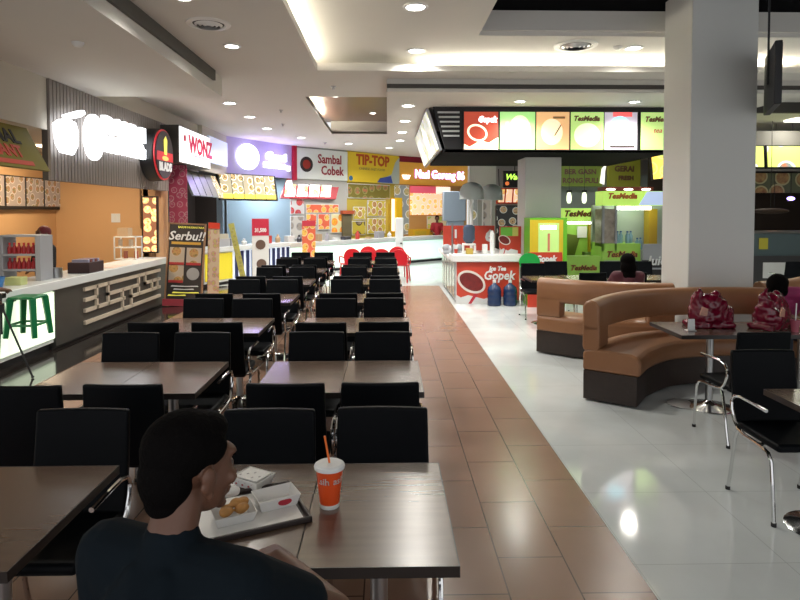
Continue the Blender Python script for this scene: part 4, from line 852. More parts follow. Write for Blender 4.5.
t = thing('poster_frieze', 'dim frieze of food pictures under the lime menus', 'poster', (7.7, 14.6, 2.3)); MB().box(0, 0, 0, 4, .05, .48).build('picture', food('frieze', (.08, .09, .05), (.3, .28, .15), [(.15, .06, .03), (.3, .2, .08)], 2, seed=33, emit=.15), t); MB().box(0, .05, .44, 4, .1, .60).build('rail', BLACKP, t)
t = thing('glass_display', 'dim glass display counter beneath the lime menus', 'display counter', (8.1, 13.2, 0)); MB().box(0, 0, 0, 3.3, .6, .85).build('carcass', mat('carcass_dim', (.05, .05, .055), .5), t); MB().box(.05, .02, .85, 3.25, .55, 1.35).build('glass_case', mat('case_glass', (.10, .14, .15), .15), t); MB().box(0, 0, 1.35, 3.3, .6, 1.40).build('top_shelf', STEEL, t)
for i in range(3): MB().box(.3+i*1.0, -.01, .35, .9+i*1.0, 0, .7).build('card', (WHITE, GP, WHITE)[i], t)
MB().box(.2, -.01, 1.0, .4, .0, 1.25).build('yellow_card', mat('card_y', (.5, .45, .05), .5), t)
for i, (x, z, c) in enumerate(((8.35, 2.05, (1, .9, .8)), (9.35, 1.85, (1, .5, .3)), (9.75, 2.15, (.4, .3, 1)))):
    t = thing('stall_lamp', '%s small glowing lamp inside the dim stall past the big column' % ('white', 'orange', 'violet')[i], 'lamp', (x, 14.3, z)); MB().ell((0, 0, 0), (.10, .05, .05), sub=2).build('bulb', lit('bulb_%d' % i, c, 5), t, smooth=True); MB().tube([(0, 0, 0), (0, 0, Z-z)], .006).build('cord', BLACKP, t)
t = thing('fish_decor', 'dark hanging decoration across the dim stall', 'decoration', (9.0, 13.9, 1.85)); MB().ell((0, 0, 0), (.45, .06, .07), sub=3).build('body', mat('decor_dark', (.05, .03, .02), .5), t, smooth=True); MB().tube([(0, 0, 0), (0, 0, Z-1.85)], .006).build('cord', BLACKP, t)

# ---------------------------------------------------------------- big column, screen
o = MB().box(3.57, 7.02, 0, 4.36, 7.72, 4.6).build('wall_big_column', WHITEW, None, bevel=.012); struct(o)
t = thing('hanging_screen', 'black flat screen hanging from the ceiling, seen edge-on beside the big column', 'screen', (4.27, 6.6, 3.30)); t.rotation_euler = (0, 0, R(64))
MB().box(-.42, -.03, -.33, .42, .04, .33).build('panel', BLACKP, t, bevel=.008); MB().box(-.40, -.034, -.31, .40, -.03, .31).build('glass', mat('screen_glass', (.01, .012, .015), .1), t); MB().box(-.015, .04, -.05, .015, .06, 1.22).build('bracket', BLACKP, t)

# ---------------------------------------------------------------- seating booths
def booth(pts, side, label, post=.33, both=True):
    t = thing('booth_bench', label, 'booth seat', (0, 0, 0))
    p = spline(pts)
    sweep(MB(), p, [(.0, .02), (.0, .30), (.50, .30), (.50, .02)], side).build('base', DWOOD, t)
    sweep(MB(), p, [(-.01, .30), (-.01, .47), (.02, .50), (.12, .515), (.45, .505), (.51, .48), (.535, .43), (.535, .34), (.52, .30)], side).build('seat_cushion', TAN, t, smooth=True, bevel=.02)
    prof = [(0, .68), (-.015, .72), (-.015, .92), (.01, .965), (.06, .985), (.11, .97), (.145, .92), (.15, .72), (.13, .68)]
    sweep(MB(), p, prof, side).build('backrest', TAN, t, smooth=True, bevel=.02)
    n = max(2, int(post/.06))
    pr = [(0, .49), (-.015, .53), (-.015, .75), (.15, .75), (.15, .53), (.13, .49)]
    sweep(MB(), p[:n+1], pr, side).build('end_post', TAN, t, smooth=True, bevel=.015)
    if both: sweep(MB(), p[-n-1:], pr, side).build('end_post', TAN, t, smooth=True, bevel=.015)
    return t
booth([(1.92, 5.78), (2.24, 6.20), (2.75, 6.60), (3.4, 6.78), (4.1, 6.78), (4.8, 6.5), (5.3, 6.0)], 1, 'curved tan vinyl booth bench behind the table with red bags')
booth([(1.95, 7.74), (2.40, 7.38), (2.9, 7.16), (3.44, 7.06)], -1, 'tan vinyl booth bench behind the front booth, ending at the big column')
booth([(4.60, 7.22), (5.1, 7.45), (5.7, 7.9)], -1, 'tan vinyl booth bench on the far side of the big column', both=True)

# ---------------------------------------------------------------- chairs
RUB = mat('rubber_foot', (.01, .01, .01), .7)
def make_chair(label):
    t = thing('dining_chair', label, 'chair')
    MB().box(-.215, -.20, .425, .215, .235, .475).build('seat', VINYL, t, bevel=.02, seg=3)
    b = MB(); n = 9; F = []; Bk = []
    for i in range(n):
        s = i/(n-1); z = .45+s*.47; y = -.195-.075*s-.012*math.sin(s*math.pi); hw = .222-.010*s
        row = []; rb = []
        for j in range(7):
            u = j/6*2-1; row.append(b.bm.verts.new((u*hw, y-.018*(1-u*u)+.018, z))); rb.append(b.bm.verts.new((u*hw, y-.018*(1-u*u)-.020, z)))
        F.append(row); Bk.append(rb)
    for i in range(n-1):
        for j in range(6):
            b.bm.faces.new((F[i][j], F[i][j+1], F[i+1][j+1], F[i+1][j])); b.bm.faces.new((Bk[i][j+1], Bk[i][j], Bk[i+1][j], Bk[i+1][j+1]))
        b.bm.faces.new((F[i][0], F[i+1][0], Bk[i+1][0], Bk[i][0])); b.bm.faces.new((F[i][6], Bk[i][6], Bk[i+1][6], F[i+1][6]))
    for j in range(6):
        b.bm.faces.new((F[0][j+1], F[0][j], Bk[0][j], Bk[0][j+1])); b.bm.faces.new((F[-1][j], F[-1][j+1], Bk[-1][j+1], Bk[-1][j]))
    b.build('backrest', VINYL, t, smooth=True, bevel=.012, seg=3)
    for s in (-1, 1):
        x = s*.243
        arc = [(x, -.13+.075*math.sin(a), .56+.095*math.cos(a)) for a in [0, .4, .8, 1.2, 1.57]]
        arc = [(x, .16, .655), (x, .0, .66), (x, -.10, .66), (x, -.165, .645), (x, -.20, .60), (x, -.195, .55), (x, -.16, .48), (x, -.12, .445), (x, -.05, .43)]
        MB().tube(arc, .0115, n=8).build('armrest', CHROME, t, smooth=True)
        MB().tube([(x, -.05, .43), (x, .12, .425), (x, .185, .41), (x, .215, .37), (x, .235, .2), (x, .25, .012)], .0115, n=8).build('leg', CHROME, t, smooth=True)
        MB().tube([(x, -.12, .44), (x, -.15, .38), (x, -.20, .12), (x, -.225, .012)], .0115, n=8).build('leg', CHROME, t, smooth=True)
        for y in (.25, -.225): MB().cyl((x, y, 0), .015, .022, n=10).build('rubber_foot', RUB, t)
    b = MB(); b.tube([(-.247, .08, .425), (.247, .08, .425)], .01, n=8); b.tube([(-.247, -.14, .44), (.247, -.14, .44)], .01, n=8); b.build('cross_bar', CHROME, t)
    return t
CH = None
def chair(x, y, rz, label, group=None):
    global CH
    if CH is None: CH = make_chair(label); o = CH
    else: o = copy_tree(CH)
    o['label'] = label
    if group: o['group'] = group
    elif 'group' in o: del o['group']
    o.location = (x, y, 0); o.rotation_euler = (0, 0, rz); return o
TB = None
def table(x0, x1, y0, y1, label, group=None, base=(0, 0)):
    global TB
    cx, cy, w_, d = (x0+x1)/2, (y0+y1)/2, x1-x0, y1-y0
    t = thing('dining_table', label, 'table', (cx, cy, 0), 0, group)
    MB().box(-w_/2, -d/2, .728, w_/2, d/2, .75).build('tabletop', TOP, t)
    b = MB(); e = .004
    b.box(-w_/2-e, -d/2-e, .715, w_/2+e, -d/2, .7505); b.box(-w_/2-e, d/2, .715, w_/2+e, d/2+e, .7505); b.box(-w_/2-e, -d/2, .715, -w_/2, d/2, .7505); b.box(w_/2, -d/2, .715, w_/2+e, d/2, .7505); b.build('edge_band', EDGE, t)
    MB().cyl((base[0], base[1], .05), .033, .655, n=20).build('column', STEEL, t, smooth=True)
    MB().lathe([(0, 0), (.22, 0), (.225, .008), (.195, .018), (.08, .035), (.04, .06), (.03, .08)], (base[0], base[1], 0), n=32).build('base_plate', CHROME, t, smooth=True)
    MB().box(base[0]-.16, base[1]-.16, .705, base[0]+.16, base[1]+.16, .728).build('top_bracket', BLACKP, t)
    return t
RIGHTX = ((-.815, -.288), (-.284, .222)); LEFTX = ((-2.215, -1.69), (-1.686, -1.162))
ROWN = ['nearest', 'second', 'third', 'fourth', 'fifth', 'sixth', 'farthest']
for cname, cols in (('aisle-side column', RIGHTX), ('stall-side column', LEFTX)):
    for k in range(7):
        y0 = 1.82+1.79*k; y1 = y0+.76
        for h, (xa, xb) in enumerate(cols):
            end = ('stall-end', 'aisle-end')[h]; rn = ROWN[k]
            cx = (xa+xb)/2
            if not (k == 0 and cname[0] == 's' and h == 0):
                table(xa, xb, y0, y1, 'brown laminate square table, %s half, %s row of the %s' % (end, rn, cname), 'paired dining tables')
            jx = random.uniform(-.006, .006); jr = random.uniform(-.02, .02)
            if k > 0: chair(cx+jx, y0-.11+random.uniform(-.02, .02), jr, 'black chair, back to the camera, before the %s half, %s row, %s' % (end, rn, cname), 'black chrome-armed chairs')
            if not (k == 0 and cname[0] == 's' and h == 0):
                chair(cx+jx, y1-.04+random.uniform(-.02, .02), math.pi+jr, 'black chair facing the camera, behind the %s half, %s row, %s' % (end, rn, cname), 'black chrome-armed chairs')
chair(-.50, 1.36, R(-22), 'black chair the man in the navy shirt sits on', 'black chrome-armed chairs')
# right-hand seating
table(2.61, 3.46, 5.22, 5.86, 'rectangular brown table with a red bag and white card before the booth')
table(3.47, 4.35, 5.22, 5.86, 'rectangular brown table with the second red bag where a woman bends over')
table(2.33, 3.05, 2.90, 3.62, 'brown table at the picture corner before the armchair facing the camera', base=(-.13, .10))
t = thing('floor_disc', 'loose chrome disc base on the white floor beside the booth', 'base', (2.84, 5.62, 0)); MB().lathe([(0, 0), (.15, 0), (.155, .01), (.05, .025), (0, .025)], n=28).build('disc', STEEL, t, smooth=True)
chair(2.51, 3.66, math.pi, 'black armchair facing the camera at the corner table on the white floor')
chair(2.89, 4.80, R(3), 'black armchair with its back to the camera at the red bag table')
chair(2.60, 10.35, R(180), 'black chair on the white floor beside the drinks kiosk end')
chair(3.12, 10.75, R(180), 'black chair in front of the yellow and green cooler')
chair(3.10, 9.25, R(3), 'black chair behind the rear booth, nearest to the drinks kiosk')
chair(3.75, 9.3, R(-2), 'black chair behind the rear booth, next to the long-haired woman')
chair(4.15, 10.75, R(178), 'black chair before the first tea booth counter'); chair(4.72, 10.75, R(182), 'black chair before the second tea stall counter'); chair(4.6, 9.2, R(2), 'black chair beyond the rear booth near the big column')
table(2.3, 2.9, 9.45, 10.1, 'small pale-topped table beside the kiosk chairs'); table(2.95, 3.6, 9.45, 10.2, 'brown table behind the rear booth before the cooler'); table(3.9, 4.9, 9.45, 10.2, 'brown table behind the rear booth near the big column')
for i, (x, y) in enumerate(((8.6, 12.0), (9.4, 12.0), (9.0, 10.6), (9.9, 10.4), (7.6, 11.2))): chair(x, y, R(180) if i % 2 else 0, 'dark chair in the dim seating past the big column, %s from the column' % ORD[[1, 3, 2, 4, 0][i]], 'dim far chairs')
table(8.4, 9.8, 11.0, 11.7, 'dark table in the dim seating past the big column')
# red plastic chairs
RC = None; RP = mat('red_plastic', (.55, .015, .025), .35)
for i, (x, y, a_) in enumerate(((-1.0, 16.1, 20), (-.55, 16.7, 175), (-.15, 16.0, 0), (.32, 16.5, 190), (-.55, 15.40, 10), (.35, 15.7, -12))):
    lb = 'red plastic chair at the end of the aisle-side column, %s' % ('nearest the food banner', 'behind the pair in the middle', 'middle of the cluster', 'nearest the white post', 'front of the cluster', 'front one beside the aisle')[i]
    if RC is None:
        RC = thing('red_chair', lb, 'chair', (0, 0, 0), 0, 'red plastic chairs'); MB().box(-.22, -.2, .42, .22, .22, .45).build('seat', RP, RC, bevel=.015)
        b = MB(); n = 14; pts = [(-.21, .45)]+[(.23*math.cos(math.pi-math.pi*j/n), .66+.20*math.sin(math.pi*j/n)) for j in range(n+1)]+[(.21, .45)]
        b.poly(pts, -.24, -.21); b.build('backrest', RP, RC, bevel=.01)
        for sx in (-1, 1):
            for sy in (-1, 1): MB().tube([(sx*.19, sy*.18, .43), (sx*.22, sy*.22, 0)], .02, n=6).build('leg', RP, RC)
            MB().tube([(sx*.22, -.2, .62), (sx*.24, .0, .64), (sx*.24, .18, .62), (sx*.22, .2, .45)], .018, n=6).build('armrest', RP, RC, smooth=True)
        o = RC
    else: o = copy_tree(RC); o['label'] = lb
    o.location = (x, y, 0); o.rotation_euler = (0, 0, R(a_))

# ---------------------------------------------------------------- table items
PAPER = mat('paper_white', (.72, .71, .68), .6, noise=.03, nscale=30)
t = thing('soda_cup', 'orange-red paper cup with white lid and orange straw on the nearest table', 'cup', (-.215, 2.21, .75))
CUP = mat('cup_orange', (.75, .08, .012), .4)
MB().lathe([(0, .012), (.036, .012), (.051, .150), (.049, .150)], n=36).build('cup_body', CUP, t, smooth=True)
MB().lathe([(0, 0), (.0355, 0), (.037, .014), (.036, .016)], n=36).build('cup_foot', PAPER, t, smooth=True)
MB().lathe([(.0510, .142), (.056, .144), (.0575, .152), (.055, .158), (.050, .160), (.047, .163), (0, .163)], n=36).build('lid', WHITE, t, smooth=True)
MB().tube([(.002, .0, .150), (-.018, .004, .262)], .0042).build('straw', mat('straw_orange', (.85, .16, .02), .4), t, smooth=True)
def wrap(s, size, z0, ang0, parent):
    me = text_mesh(s, size, ext=.0008, off=.0006)
    for v in me.vertices:
        z = z0+v.co.z; r = .036+(.051-.036)*(z-.012)/.138+.0006; th = ang0+v.co.x/r
        v.co = Vector((r*math.sin(th)*1.0, -r*math.cos(th), z))
    me.materials.clear(); me.materials.append(WHITE)
    o = bpy.data.objects.new('lettering', me); COL.objects.link(o); o.parent = parent
wrap('.sih', .036, .108, -.42, t); wrap('asih', .036, .108, .98, t)
# tray with food
TRX = Matrix.Rotation(R(22), 4, 'Z')
t = thing('food_tray', 'dark brown food tray with a paper liner in front of the man', 'tray', (-.53, 2.15, .75), R(24))
DK = mat('tray_brown', (.022, .013, .011), .35)
b = MB(); b.box(-.21, -.15, 0, .21, .15, .006); b.build('tray_floor', DK, t)
b = MB()
for a_ in ((-.22, -.16, .22, -.147), (-.22, .147, .22, .16), (-.22, -.16, -.207, .16), (.207, -.16, .22, .16)): b.box(a_[0], a_[1], 0, a_[2], a_[3], .020)
b.build('rim', DK, t, bevel=.004); MB().box(-.19, -.135, .006, .195, .13, .009).build('paper_liner', PAPER, t)
def carton(name, label, x, y, z, rz, w_, d, h, extra=None):
    t = thing(name, label, 'food box', (x, y, z), rz); th = .003; f = .16*h
    b = MB()
    def q(a, b2, c, d2):
        vv = [b.bm.verts.new(p) for p in (a, b2, c, d2)]; b.bm.faces.new(vv)
    B0 = [(-w_/2, -d/2, 0), (w_/2, -d/2, 0), (w_/2, d/2, 0), (-w_/2, d/2, 0)]; T0 = [(-w_/2-.012, -d/2-.012, h), (w_/2+.012, -d/2-.012, h), (w_/2+.012, d/2+.012, h), (-w_/2-.012, d/2+.012, h)]
    q(*B0); [q(B0[i], B0[(i+1) % 4], T0[(i+1) % 4], T0[i]) for i in range(4)]
    o = b.build('box_body', PAPER, t); sd = o.modifiers.new('s', 'SOLIDIFY'); sd.thickness = th; sd.offset = 0
    return t
c1 = carton('paper_box', 'white printed paper box at the back of the tray', -.535, 2.37, .761, R(-30), .11, .085, .038)
for i in range(6): MB().box(-.045+.016*i, -.052, .012+(i % 2)*.012, -.039+.016*i, -.048, .018+(i % 2)*.012).build('print_mark', mat('mark_red', (.4, .05, .05), .5), c1)
MB().box(-.056, -.044, .037, .056, .044, .040).build('inner_paper', PAPER, c1)
for i in range(5): MB().box(-.045+.02*i, -.03+.02*(i % 3), .040, -.039+.02*i, -.02+.02*(i % 3), .041).build('print_mark', mat('mark_grey', (.3, .28, .28), .5), c1)
c2 = carton('open_paper_box', 'open white paper box with a red oval on its side, right by the cup', -.415, 2.21, .761, R(28), .13, .085, .042)
c2['label'] = 'open white paper box with a red oval on its side, facing the cup'
MB().poly(disc(.026, .012, .018, .024, 20), -.0535, -.049).build('red_oval', mat('oval_red', (.4, .01, .03), .5), c2)
c3 = carton('chicken_box', 'white paper box holding fried chicken beside the man\'s face', -.545, 2.10, .761, R(26), .12, .08, .034)
b = MB(); random.seed(4)
for i in range(9): b.ell((random.uniform(-.04, .045), random.uniform(-.025, .025), random.uniform(.035, .06)), (.022, .018, .016), sub=2)
o = fused(b, 'fried_chicken', mat('fried', (.42, .20, .05), .6, noise=.4, nscale=40, bump=.6), None, .005, 2); o.location = (-.545, 2.09, .761); o.rotation_euler = (0, 0, R(20)); tag(o, 'golden fried chicken piece in the paper box', 'chicken')
b = MB()
for i in range(5): b.ell((random.uniform(-.05, .0), random.uniform(.0, .04), random.uniform(.05, .07)), (.035, .026, .012), sub=2)
o = fused(b, 'napkin', PAPER, None, .006, 2); o.location = (-.565, 2.13, .775); o.rotation_euler = (0, .2, R(20)); tag(o, 'crumpled white napkin above the fried chicken', 'napkin')

# bags, cards on the far table
BAGM = mat('red_film', (.13, .003, .018), .2, noise=.3, nscale=9, bump=.7, coat=.2)
def bag(x, y, z, s, rz, label, seed):
    random.seed(seed); b = MB()
    b.ell((0, 0, .10), (.17, .12, .10)); b.ell((.03, 0, .18), (.13, .09, .10)); b.ell((-.10, 0, .16), (.06, .06, .13)); b.ell((.12, .01, .10), (.09, .09, .10))
    b.bone((-.10, 0, .24), (-.07, .01, .32), .035, .015); b.bone((.02, 0, .24), (.07, .0, .27), .05, .03)
    b.box(-.17, -.1, 0, .19, .1, .04)
    me = fuse(b.bm, .012, 3)
    from mathutils import noise as NZ
    for v in me.vertices:
        n = NZ.noise(v.co*16+Vector((seed, 0, 0)))*.022+abs(NZ.noise(v.co*34+Vector((0, seed, 0))))*.014
        v.co += v.normal*n
        v.co.z = max(v.co.z, 0)
    me.materials.clear(); me.materials.append(BAGM)
    for p in me.polygons: p.material_index = 0
    o = bpy.data.objects.new('plastic_bag', me); COL.objects.link(o); o.location = (x, y, z); o.rotation_euler = (0, 0, rz); o.scale = (s, s, s); return tag(o, label, 'plastic bag', 'red carrier bags')
bg1 = bag(3.06, 5.62, .751, 1.12, 0, 'crumpled crimson plastic bag beside the white card', 2); bg2 = bag(3.62, 5.55, .751, 1.15, R(30), 'crumpled crimson plastic bag near the bending woman', 5)
for o_, x in ((bg1, -.09), (bg2, -.06)):
    b = MB().poly([(x-.05, .12), (x+.01, .11), (x+.02, .17), (x-.03, .19)], -.128, -.118).build('printed_patch', mat('patch_print', (.45, .22, .16), .4, noise=.5, nscale=25), o_)
t = thing('table_card', 'small folded white card on the red bag table edge', 'card', (2.79, 5.44, .75)); b = MB(); b.poly([(-.035, 0), (.035, 0), (.03, .11), (-.03, .11)], -.03, -.027); b.build('front_leaf', WHITE, t); MB().box(-.035, -.03, 0, .05, .03, .004).build('foot', WHITE, t)
t = thing('paper_sheet', 'white paper sheet on the table before the bending woman', 'paper', (3.98, 5.34, .75)); MB().box(-.14, -.08, 0, .14, .08, .004).build('sheet', WHITE, t)
t = thing('yellow_food_box', 'open yellow-green food box on the table by the bending woman', 'food box', (4.02, 5.60, .75)); MB().box(-.12, -.07, 0, .12, .07, .06).build('tray', mat('yel_food', (.4, .35, .12), .5), t, bevel=.006)
t = thing('clear_cup', 'clear plastic cup with a white straw before the bending woman', 'cup', (3.72, 5.36, .75)); MB().lathe([(0, 0), (.03, 0), (.042, .11), (.04, .11), (.028, .004)], n=20).build('cup_body', mat('clear_plastic', (.35, .08, .12), .1, coat=.5), t, smooth=True); MB().tube([(0, 0, .02), (.01, 0, .26)], .005).build('straw', WHITE, t)

# ---------------------------------------------------------------- people
def head(b, c, Rm, s=1.0):
    def E(p, r, sub=3): b.ell(Vector(c)+Rm@(Vector(p)*s), tuple(q*s for q in r), Rm, sub)
    E((0, -.018, .030), (.074, .094, .084)); E((0, .030, -.020), (.062, .066, .082)); E((0, .040, -.070), (.044, .050, .038)); E((0, .082, -.098), (.020, .017, .015), 2)
    E((0, .075, .030), (.050, .022, .016), 2); E((0, .098, -.018), (.011, .014, .026), 2); E((0, .110, -.036), (.015, .013, .011), 2)
    E((0, .094, -.062), (.024, .010, .006), 2); E((0, .092, -.073), (.021, .010, .007), 2)
    for sx in (-1, 1):
        E((sx*.042, .070, -.025), (.022, .018, .020), 2); E((sx*.080, -.010, -.013), (.009, .021, .034), 2); E((sx*.090, -.020, .002), (.008, .019, .022), 2); E((sx*.088, -.022, -.018), (.007, .015, .02), 2); E((sx*.080, -.004, -.044), (.009, .011, .013), 2)
def hand(b, wrist, d, up, s=1, curl=.9, side=1):
    """palm and five fingers: d = direction of fingers, up = back of the hand"""
    d = Vector(d).normalized(); up = Vector(up); up = (up-d*up.dot(d)).normalized(); r = d.cross(up)*side
    W = Vector(wrist); P = lambda x, y, z: W+(r*x+d*y+up*z)*s
    for x in (-.028, -.01, .01, .028): b.bone(P(x*.6, .01, 0), P(x, .085, 0), .015*s, .013*s)
    for x, L in ((-.030, .068), (-.010, .078), (.011, .073), (.031, .056)):
        p = P(x, .088, 0); a = 0; prev = p
        for k, f in enumerate((.45, .32, .23)):
            a += curl*(.5 if k == 0 else .75); q = prev+(d*math.cos(a)-up*math.sin(a))*L*f*s; b.bone(prev, q, (.0095-.0008*k)*s, (.0088-.0008*k)*s, 10); prev = q
    p0 = P(-.028, .02, 0); p1 = P(-.056, .05, -.012); p2 = P(-.055, .080, -.025); p3 = P(-.045, .10, -.034)
    b.bone(p0, p1, .016*s, .012*s); b.bone(p1, p2, .011*s, .010*s); b.bone(p2, p3, .010*s, .008*s)
def yawm(a, pitch=0, roll=0): return Matrix.Rotation(a, 3, 'Z') @ Matrix.Rotation(pitch, 3, 'X') @ Matrix.Rotation(roll, 3, 'Y')

def person(label, J, cols, hd, hyaw, hpitch=0, voxel=.009, hair='short', sleeve=.75, s=1.0, group=None, hijab=None, legs=True):
    """J: joints in world metres. pelvis, chest, neck, shL, shR, elL, elR, wrL, wrR, hdL, hdR (finger directions), hipL/R, knL/R, anL/R"""
    Rm = yawm(hyaw, hpitch); V = {k: Vector(v) for k, v in J.items()}; b = MB()
    head(b, hd, Rm, s)
    nb = V['neck']; b.bone(nb, Vector(hd)+Rm@Vector((0, -.02, -.045)), .054*s, .050*s)
    b.bone(V['chest'], nb, .09*s, .055*s); b.bone(V['pelvis'], V['chest'], .115*s, .10*s)
    b.bone(V['shL'], V['shR'], .052*s, .052*s); b.bone(V['chest'], V['shL'], .08*s, .05*s); b.bone(V['chest'], V['shR'], .08*s, .05*s)
    for S in 'LR':
        b.bone(V['sh'+S], V['el'+S], .047*s, .037*s); b.bone(V['el'+S], V['wr'+S], .038*s, .025*s)
        hand(b, V['wr'+S], V['hd'+S], J.get('up'+S, (0, 0, 1)), s, .8, 1 if S == 'R' else -1)
        if legs: b.bone(V['hip'+S], V['kn'+S], .075*s, .052*s); b.bone(V['kn'+S], V['an'+S], .05*s, .032*s)
    o = fused(b, 'person', cols[0], None, voxel, 4); tag(o, label, 'person', group)
    # shirt
    b = MB(); e = .016*s
    b.bone(V['pelvis'], V['chest'], .125*s+e, .12*s+e); b.bone(V['chest'], nb-Vector((0, 0, .012*s)), .10*s+e, .046*s+e)
    b.bone(V['shL'], V['shR'], .055*s+e, .055*s+e); b.bone(V['pelvis'], V['shL'], .11*s, .055*s+e); b.bone(V['pelvis'], V['shR'], .11*s, .055*s+e); b.bone(V['chest'], V['shL'], .10*s, .055*s+e); b.bone(V['chest'], V['shR'], .10*s, .055*s+e)
    for S in 'LR':
        q = V['sh'+S].lerp(V['el'+S], min(1, sleeve)); b.bone(V['sh'+S], q, .053*s+e, .045*s+e)
        if sleeve > 1: b.bone(V['el'+S], V['el'+S].lerp(V['wr'+S], sleeve-1), .044*s+e, .030*s+e)
    fused(b, 'shirt', cols[1], o, voxel, 5)
    if legs:
        b = MB()
        for S in 'LR': b.bone(V['pelvis'], V['hip'+S], .125*s, .095*s); b.bone(V['hip'+S], V['kn'+S], .092*s, .070*s); b.bone(V['kn'+S], V['an'+S], .068*s, .055*s)
        fused(b, 'trousers', cols[2], o, voxel*1.2, 4)
        for S in 'LR':
            b = MB(); f = Rm@Vector((0, 1, 0)); f.z = 0; f.normalize(); A = V['an'+S]; b.bone((A.x, A.y, .05), (A.x+f.x*.13, A.y+f.y*.13, .04), .048, .038); fused(b, 'shoe', BLACKP, o, .012, 3)
    # hair
    b = MB(); C = Vector(hd)
    def E(p, r, sub=3): b.ell(C+Rm@(Vector(p)*s), tuple(q*s for q in r), Rm, sub)
    if hijab:
        E((0, -.03, .02), (.092, .105, .105)); E((0, -.04, -.08), (.085, .085, .09)); b.bone(nb+Vector((0, 0, -.03)), C+Rm@Vector((0, -.03, -.06)), .13*s, .09*s)
        fused(b, 'headscarf', hijab, o, voxel, 4)
    else:
        if hair == 'short':
            E((0, -.028, .046), (.081, .098, .084)); E((0, .012, .086), (.060, .060, .036)); E((0, -.064, -.008), (.068, .058, .080)); E((0, -.066, -.066), (.048, .036, .036))
            for sx in (-1, 1): E((sx*.054, .000, .052), (.027, .046, .040), 2)
        elif hair == 'long':
            E((0, -.025, .045), (.105, .11, .105)); E((0, -.055, -.06), (.115, .085, .13)); E((0, -.075, -.17), (.10, .06, .12)); E((0, -.08, -.26), (.085, .045, .08))
        elif hair == 'bent':
            E((0, -.025, .045), (.105, .115, .11)); E((0, -.08, -.02), (.10, .09, .11)); E((0, -.02, .10), (.06, .06, .05), 2)
            for sx in (-1, 1): E((sx*.06, .02, -.01), (.04, .06, .09), 2)
        h = fused(b, 'hair', HAIR, o, voxel*.8, 3)
    for sx in (-1, 1):
        MB().ell(C+Rm@(Vector((sx*.030, .074, .002))*s), (.011*s,)*3, None, 2).build('eye', mat('eye', (.10, .09, .085), .3), o, smooth=True)
        MB().ell(C+Rm@(Vector((sx*.030, .080, .022))*s), (.017*s, .006*s, .004*s), Rm, 2).build('eyebrow', HAIR, o)
    return o
NAVY = mat('navy_tee', (.004, .008, .012), .9, spec=.15, noise=.2, nscale=12); JEAN = mat('dark_jeans', (.02, .025, .04), .8)
man = dict(pelvis=(-.50, 1.27, .56), chest=(-.475, 1.27, 1.0), neck=(-.468, 1.29, 1.150), shL=(-.625, 1.34, 1.085), shR=(-.300, 1.23, 1.070),
           elL=(-.76, 1.60, .84), elR=(-.125, 1.50, .83), wrL=(-.62, 1.80, .795), wrR=(-.315, 1.72, .845), hdL=(.5, .85, -.05), hdR=(-.6, .75, -.25),
           hipL=(-.60, 1.33, .54), hipR=(-.41, 1.27, .54), knL=(-.55, 1.74, .56), knR=(-.30, 1.66, .56), anL=(-.55, 1.72, .10), anR=(-.27, 1.62, .10))
person('man in a dark navy T-shirt eating at the nearest table, looking away', man, (SKIN, NAVY, JEAN), (-.440, 1.350, 1.274), R(-40), R(-8), voxel=.0055, sleeve=.58, s=1.0)
def stand(x, y, yaw, h=1.0, seated=0, arm=None, lean=0):
    c, s_ = math.cos(yaw), math.sin(yaw)
    def T(px, py, pz): return (x+c*px-s_*py, y+s_*px+c*py, pz)
    z = h
    if seated:
        J = dict(pelvis=T(0, 0, .58), chest=T(0, .03+lean*.5, .90), neck=T(0, .03+lean, 1.04), shL=T(-.16, .03+lean*.9, .99), shR=T(.16, .03+lean*.9, .99), elL=T(-.21, .20+lean, .80), elR=T(.21, .20+lean, .80), wrL=T(-.12, .40+lean, .80), wrR=T(.12, .40+lean, .80),
                 hipL=T(-.09, .05, .57), hipR=T(.09, .05, .57), knL=T(-.11, .45, .55), knR=T(.11, .45, .55), anL=T(-.11, .45, .10), anR=T(.11, .45, .10))
    else:
        J = dict(pelvis=T(0, 0, .93*z), chest=T(0, .01, 1.24*z), neck=T(0, 0, 1.40*z), shL=T(-.17, 0, 1.35*z), shR=T(.17, 0, 1.35*z), elL=T(-.23, .03, 1.08*z), elR=T(.23, .03, 1.08*z), wrL=T(-.15, .24, 1.02*z), wrR=T(.15, .24, 1.02*z),
                 hipL=T(-.09, 0, .88*z), hipR=T(.09, 0, .88*z), knL=T(-.10, .02, .48), knR=T(.10, .02, .48), anL=T(-.10, 0, .09), anR=T(.10, 0, .09))
    J['hdL'] = Vector(T(-.03, 1, 0))-Vector(T(0, 0, 0)); J['hdR'] = Vector(T(.03, 1, 0))-Vector(T(0, 0, 0))
    return J, T
J, T = stand(1.95, 22.75+.6, R(180), .99)
person('person in a red shirt behind the mint counter of the rice stall', J, (SKIN, mat('red_shirt', (.32, .01, .02), .7), JEAN), T(0, .03, 1.56), R(180), voxel=.016, s=1.0)
J, T = stand(-5.22, 9.25, R(150), .95)
person('person in a maroon headscarf and black clothes behind the orange stall counter', J, (SKIN, mat('black_cloth', (.012, .012, .014), .8), JEAN), T(0, .03, 1.51), R(150), voxel=.014, s=.97, hijab=mat('maroon_scarf', (.14, .012, .02), .7), sleeve=1.8)
J, T = stand(3.20, 8.02-.16, R(-5), 1, seated=1)
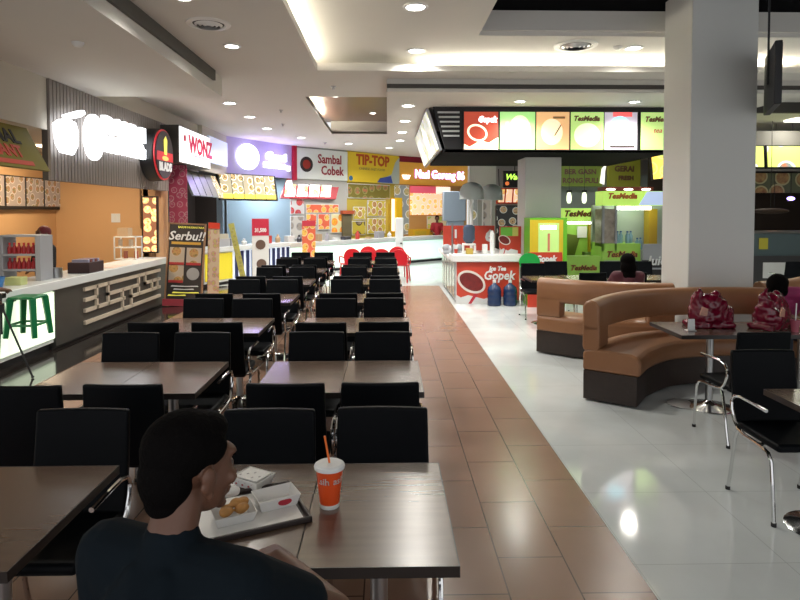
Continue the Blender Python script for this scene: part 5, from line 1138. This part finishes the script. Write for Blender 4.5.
person('long-haired woman in a maroon top seated on the rear booth, back to the camera', J, (SKIN, mat('maroon_top', (.07, .01, .02), .7), JEAN), T(0, .06, 1.155), R(-5), voxel=.012, s=.93, hair='long', sleeve=1.3)
J, T = stand(4.24, 6.42, R(172), 1, seated=1, lean=.22); J['neck'] = T(.13, .27, 1.03)
person('woman in a pink top bending her head low over the red bag table', J, (SKIN, mat('pink_top', (.28, .02, .10), .7), JEAN), T(.18, .40, 1.06), R(140), R(-62), voxel=.011, s=.95, hair='bent', sleeve=1.3)
# customer at the picture edge, arm on the counter
J, T = stand(-3.98, 5.72, R(12), .92); J['shL'] = (-4.02, 5.80, 1.25); J['elL'] = (-4.05, 6.18, 1.06); J['wrL'] = (-4.13, 6.55, 1.0); J['hdL'] = (-.35, .9, -.08)
person('person in a blue shirt reaching an arm over the worktop at the picture edge', J, (SKIN, mat('blue_shirt', (.02, .12, .25), .7), JEAN), T(0, .03, 1.45), R(12), voxel=.014, s=.95, sleeve=.9)

# ---------------------------------------------------------------- stall lamps (working lights of the stalls)
def stall_light(x, y, z, e, col, size, label, sy=None):
    t = thing('stall_ceiling_light', label, 'ceiling light', (x, y, z)); sy = sy or size
    MB().box(-size/2, -sy/2, -.03, size/2, sy/2, 0).build('diffuser', mat('diffuser_%.1f_%.1f' % (col[0], col[2]), col, .5, emit=4, ecol=col), t)
    ld = bpy.data.lights.new('lamp', 'AREA'); ld.energy = e; ld.shape = 'RECTANGLE'; ld.size = size; ld.size_y = sy; ld.color = col
    lo = bpy.data.objects.new('lamp', ld); COL.objects.link(lo); lo.parent = t; lo.location = (0, 0, -.04)
stall_light(-5.6, 10.4, 2.955, 60, (1, .80, .55), .5, 'warm light panel in the ceiling of the orange stall, far end')
stall_light(-5.6, 6.5, 2.955, 25, (1, .80, .55), .5, 'warm light panel in the ceiling of the orange stall, near end')
stall_light(-4.3, 19.6, 2.945, 70, (.85, .93, 1), .5, 'cool light panel in the corner stall ceiling')
stall_light(5.6, 14.0, 3.745, 50, (1, .98, .9), .5, 'white light panel above the tea stalls')
stall_light(9.4, 13.6, 3.94, 16, (1, .95, .85), .4, 'dim light panel over the far glass display')
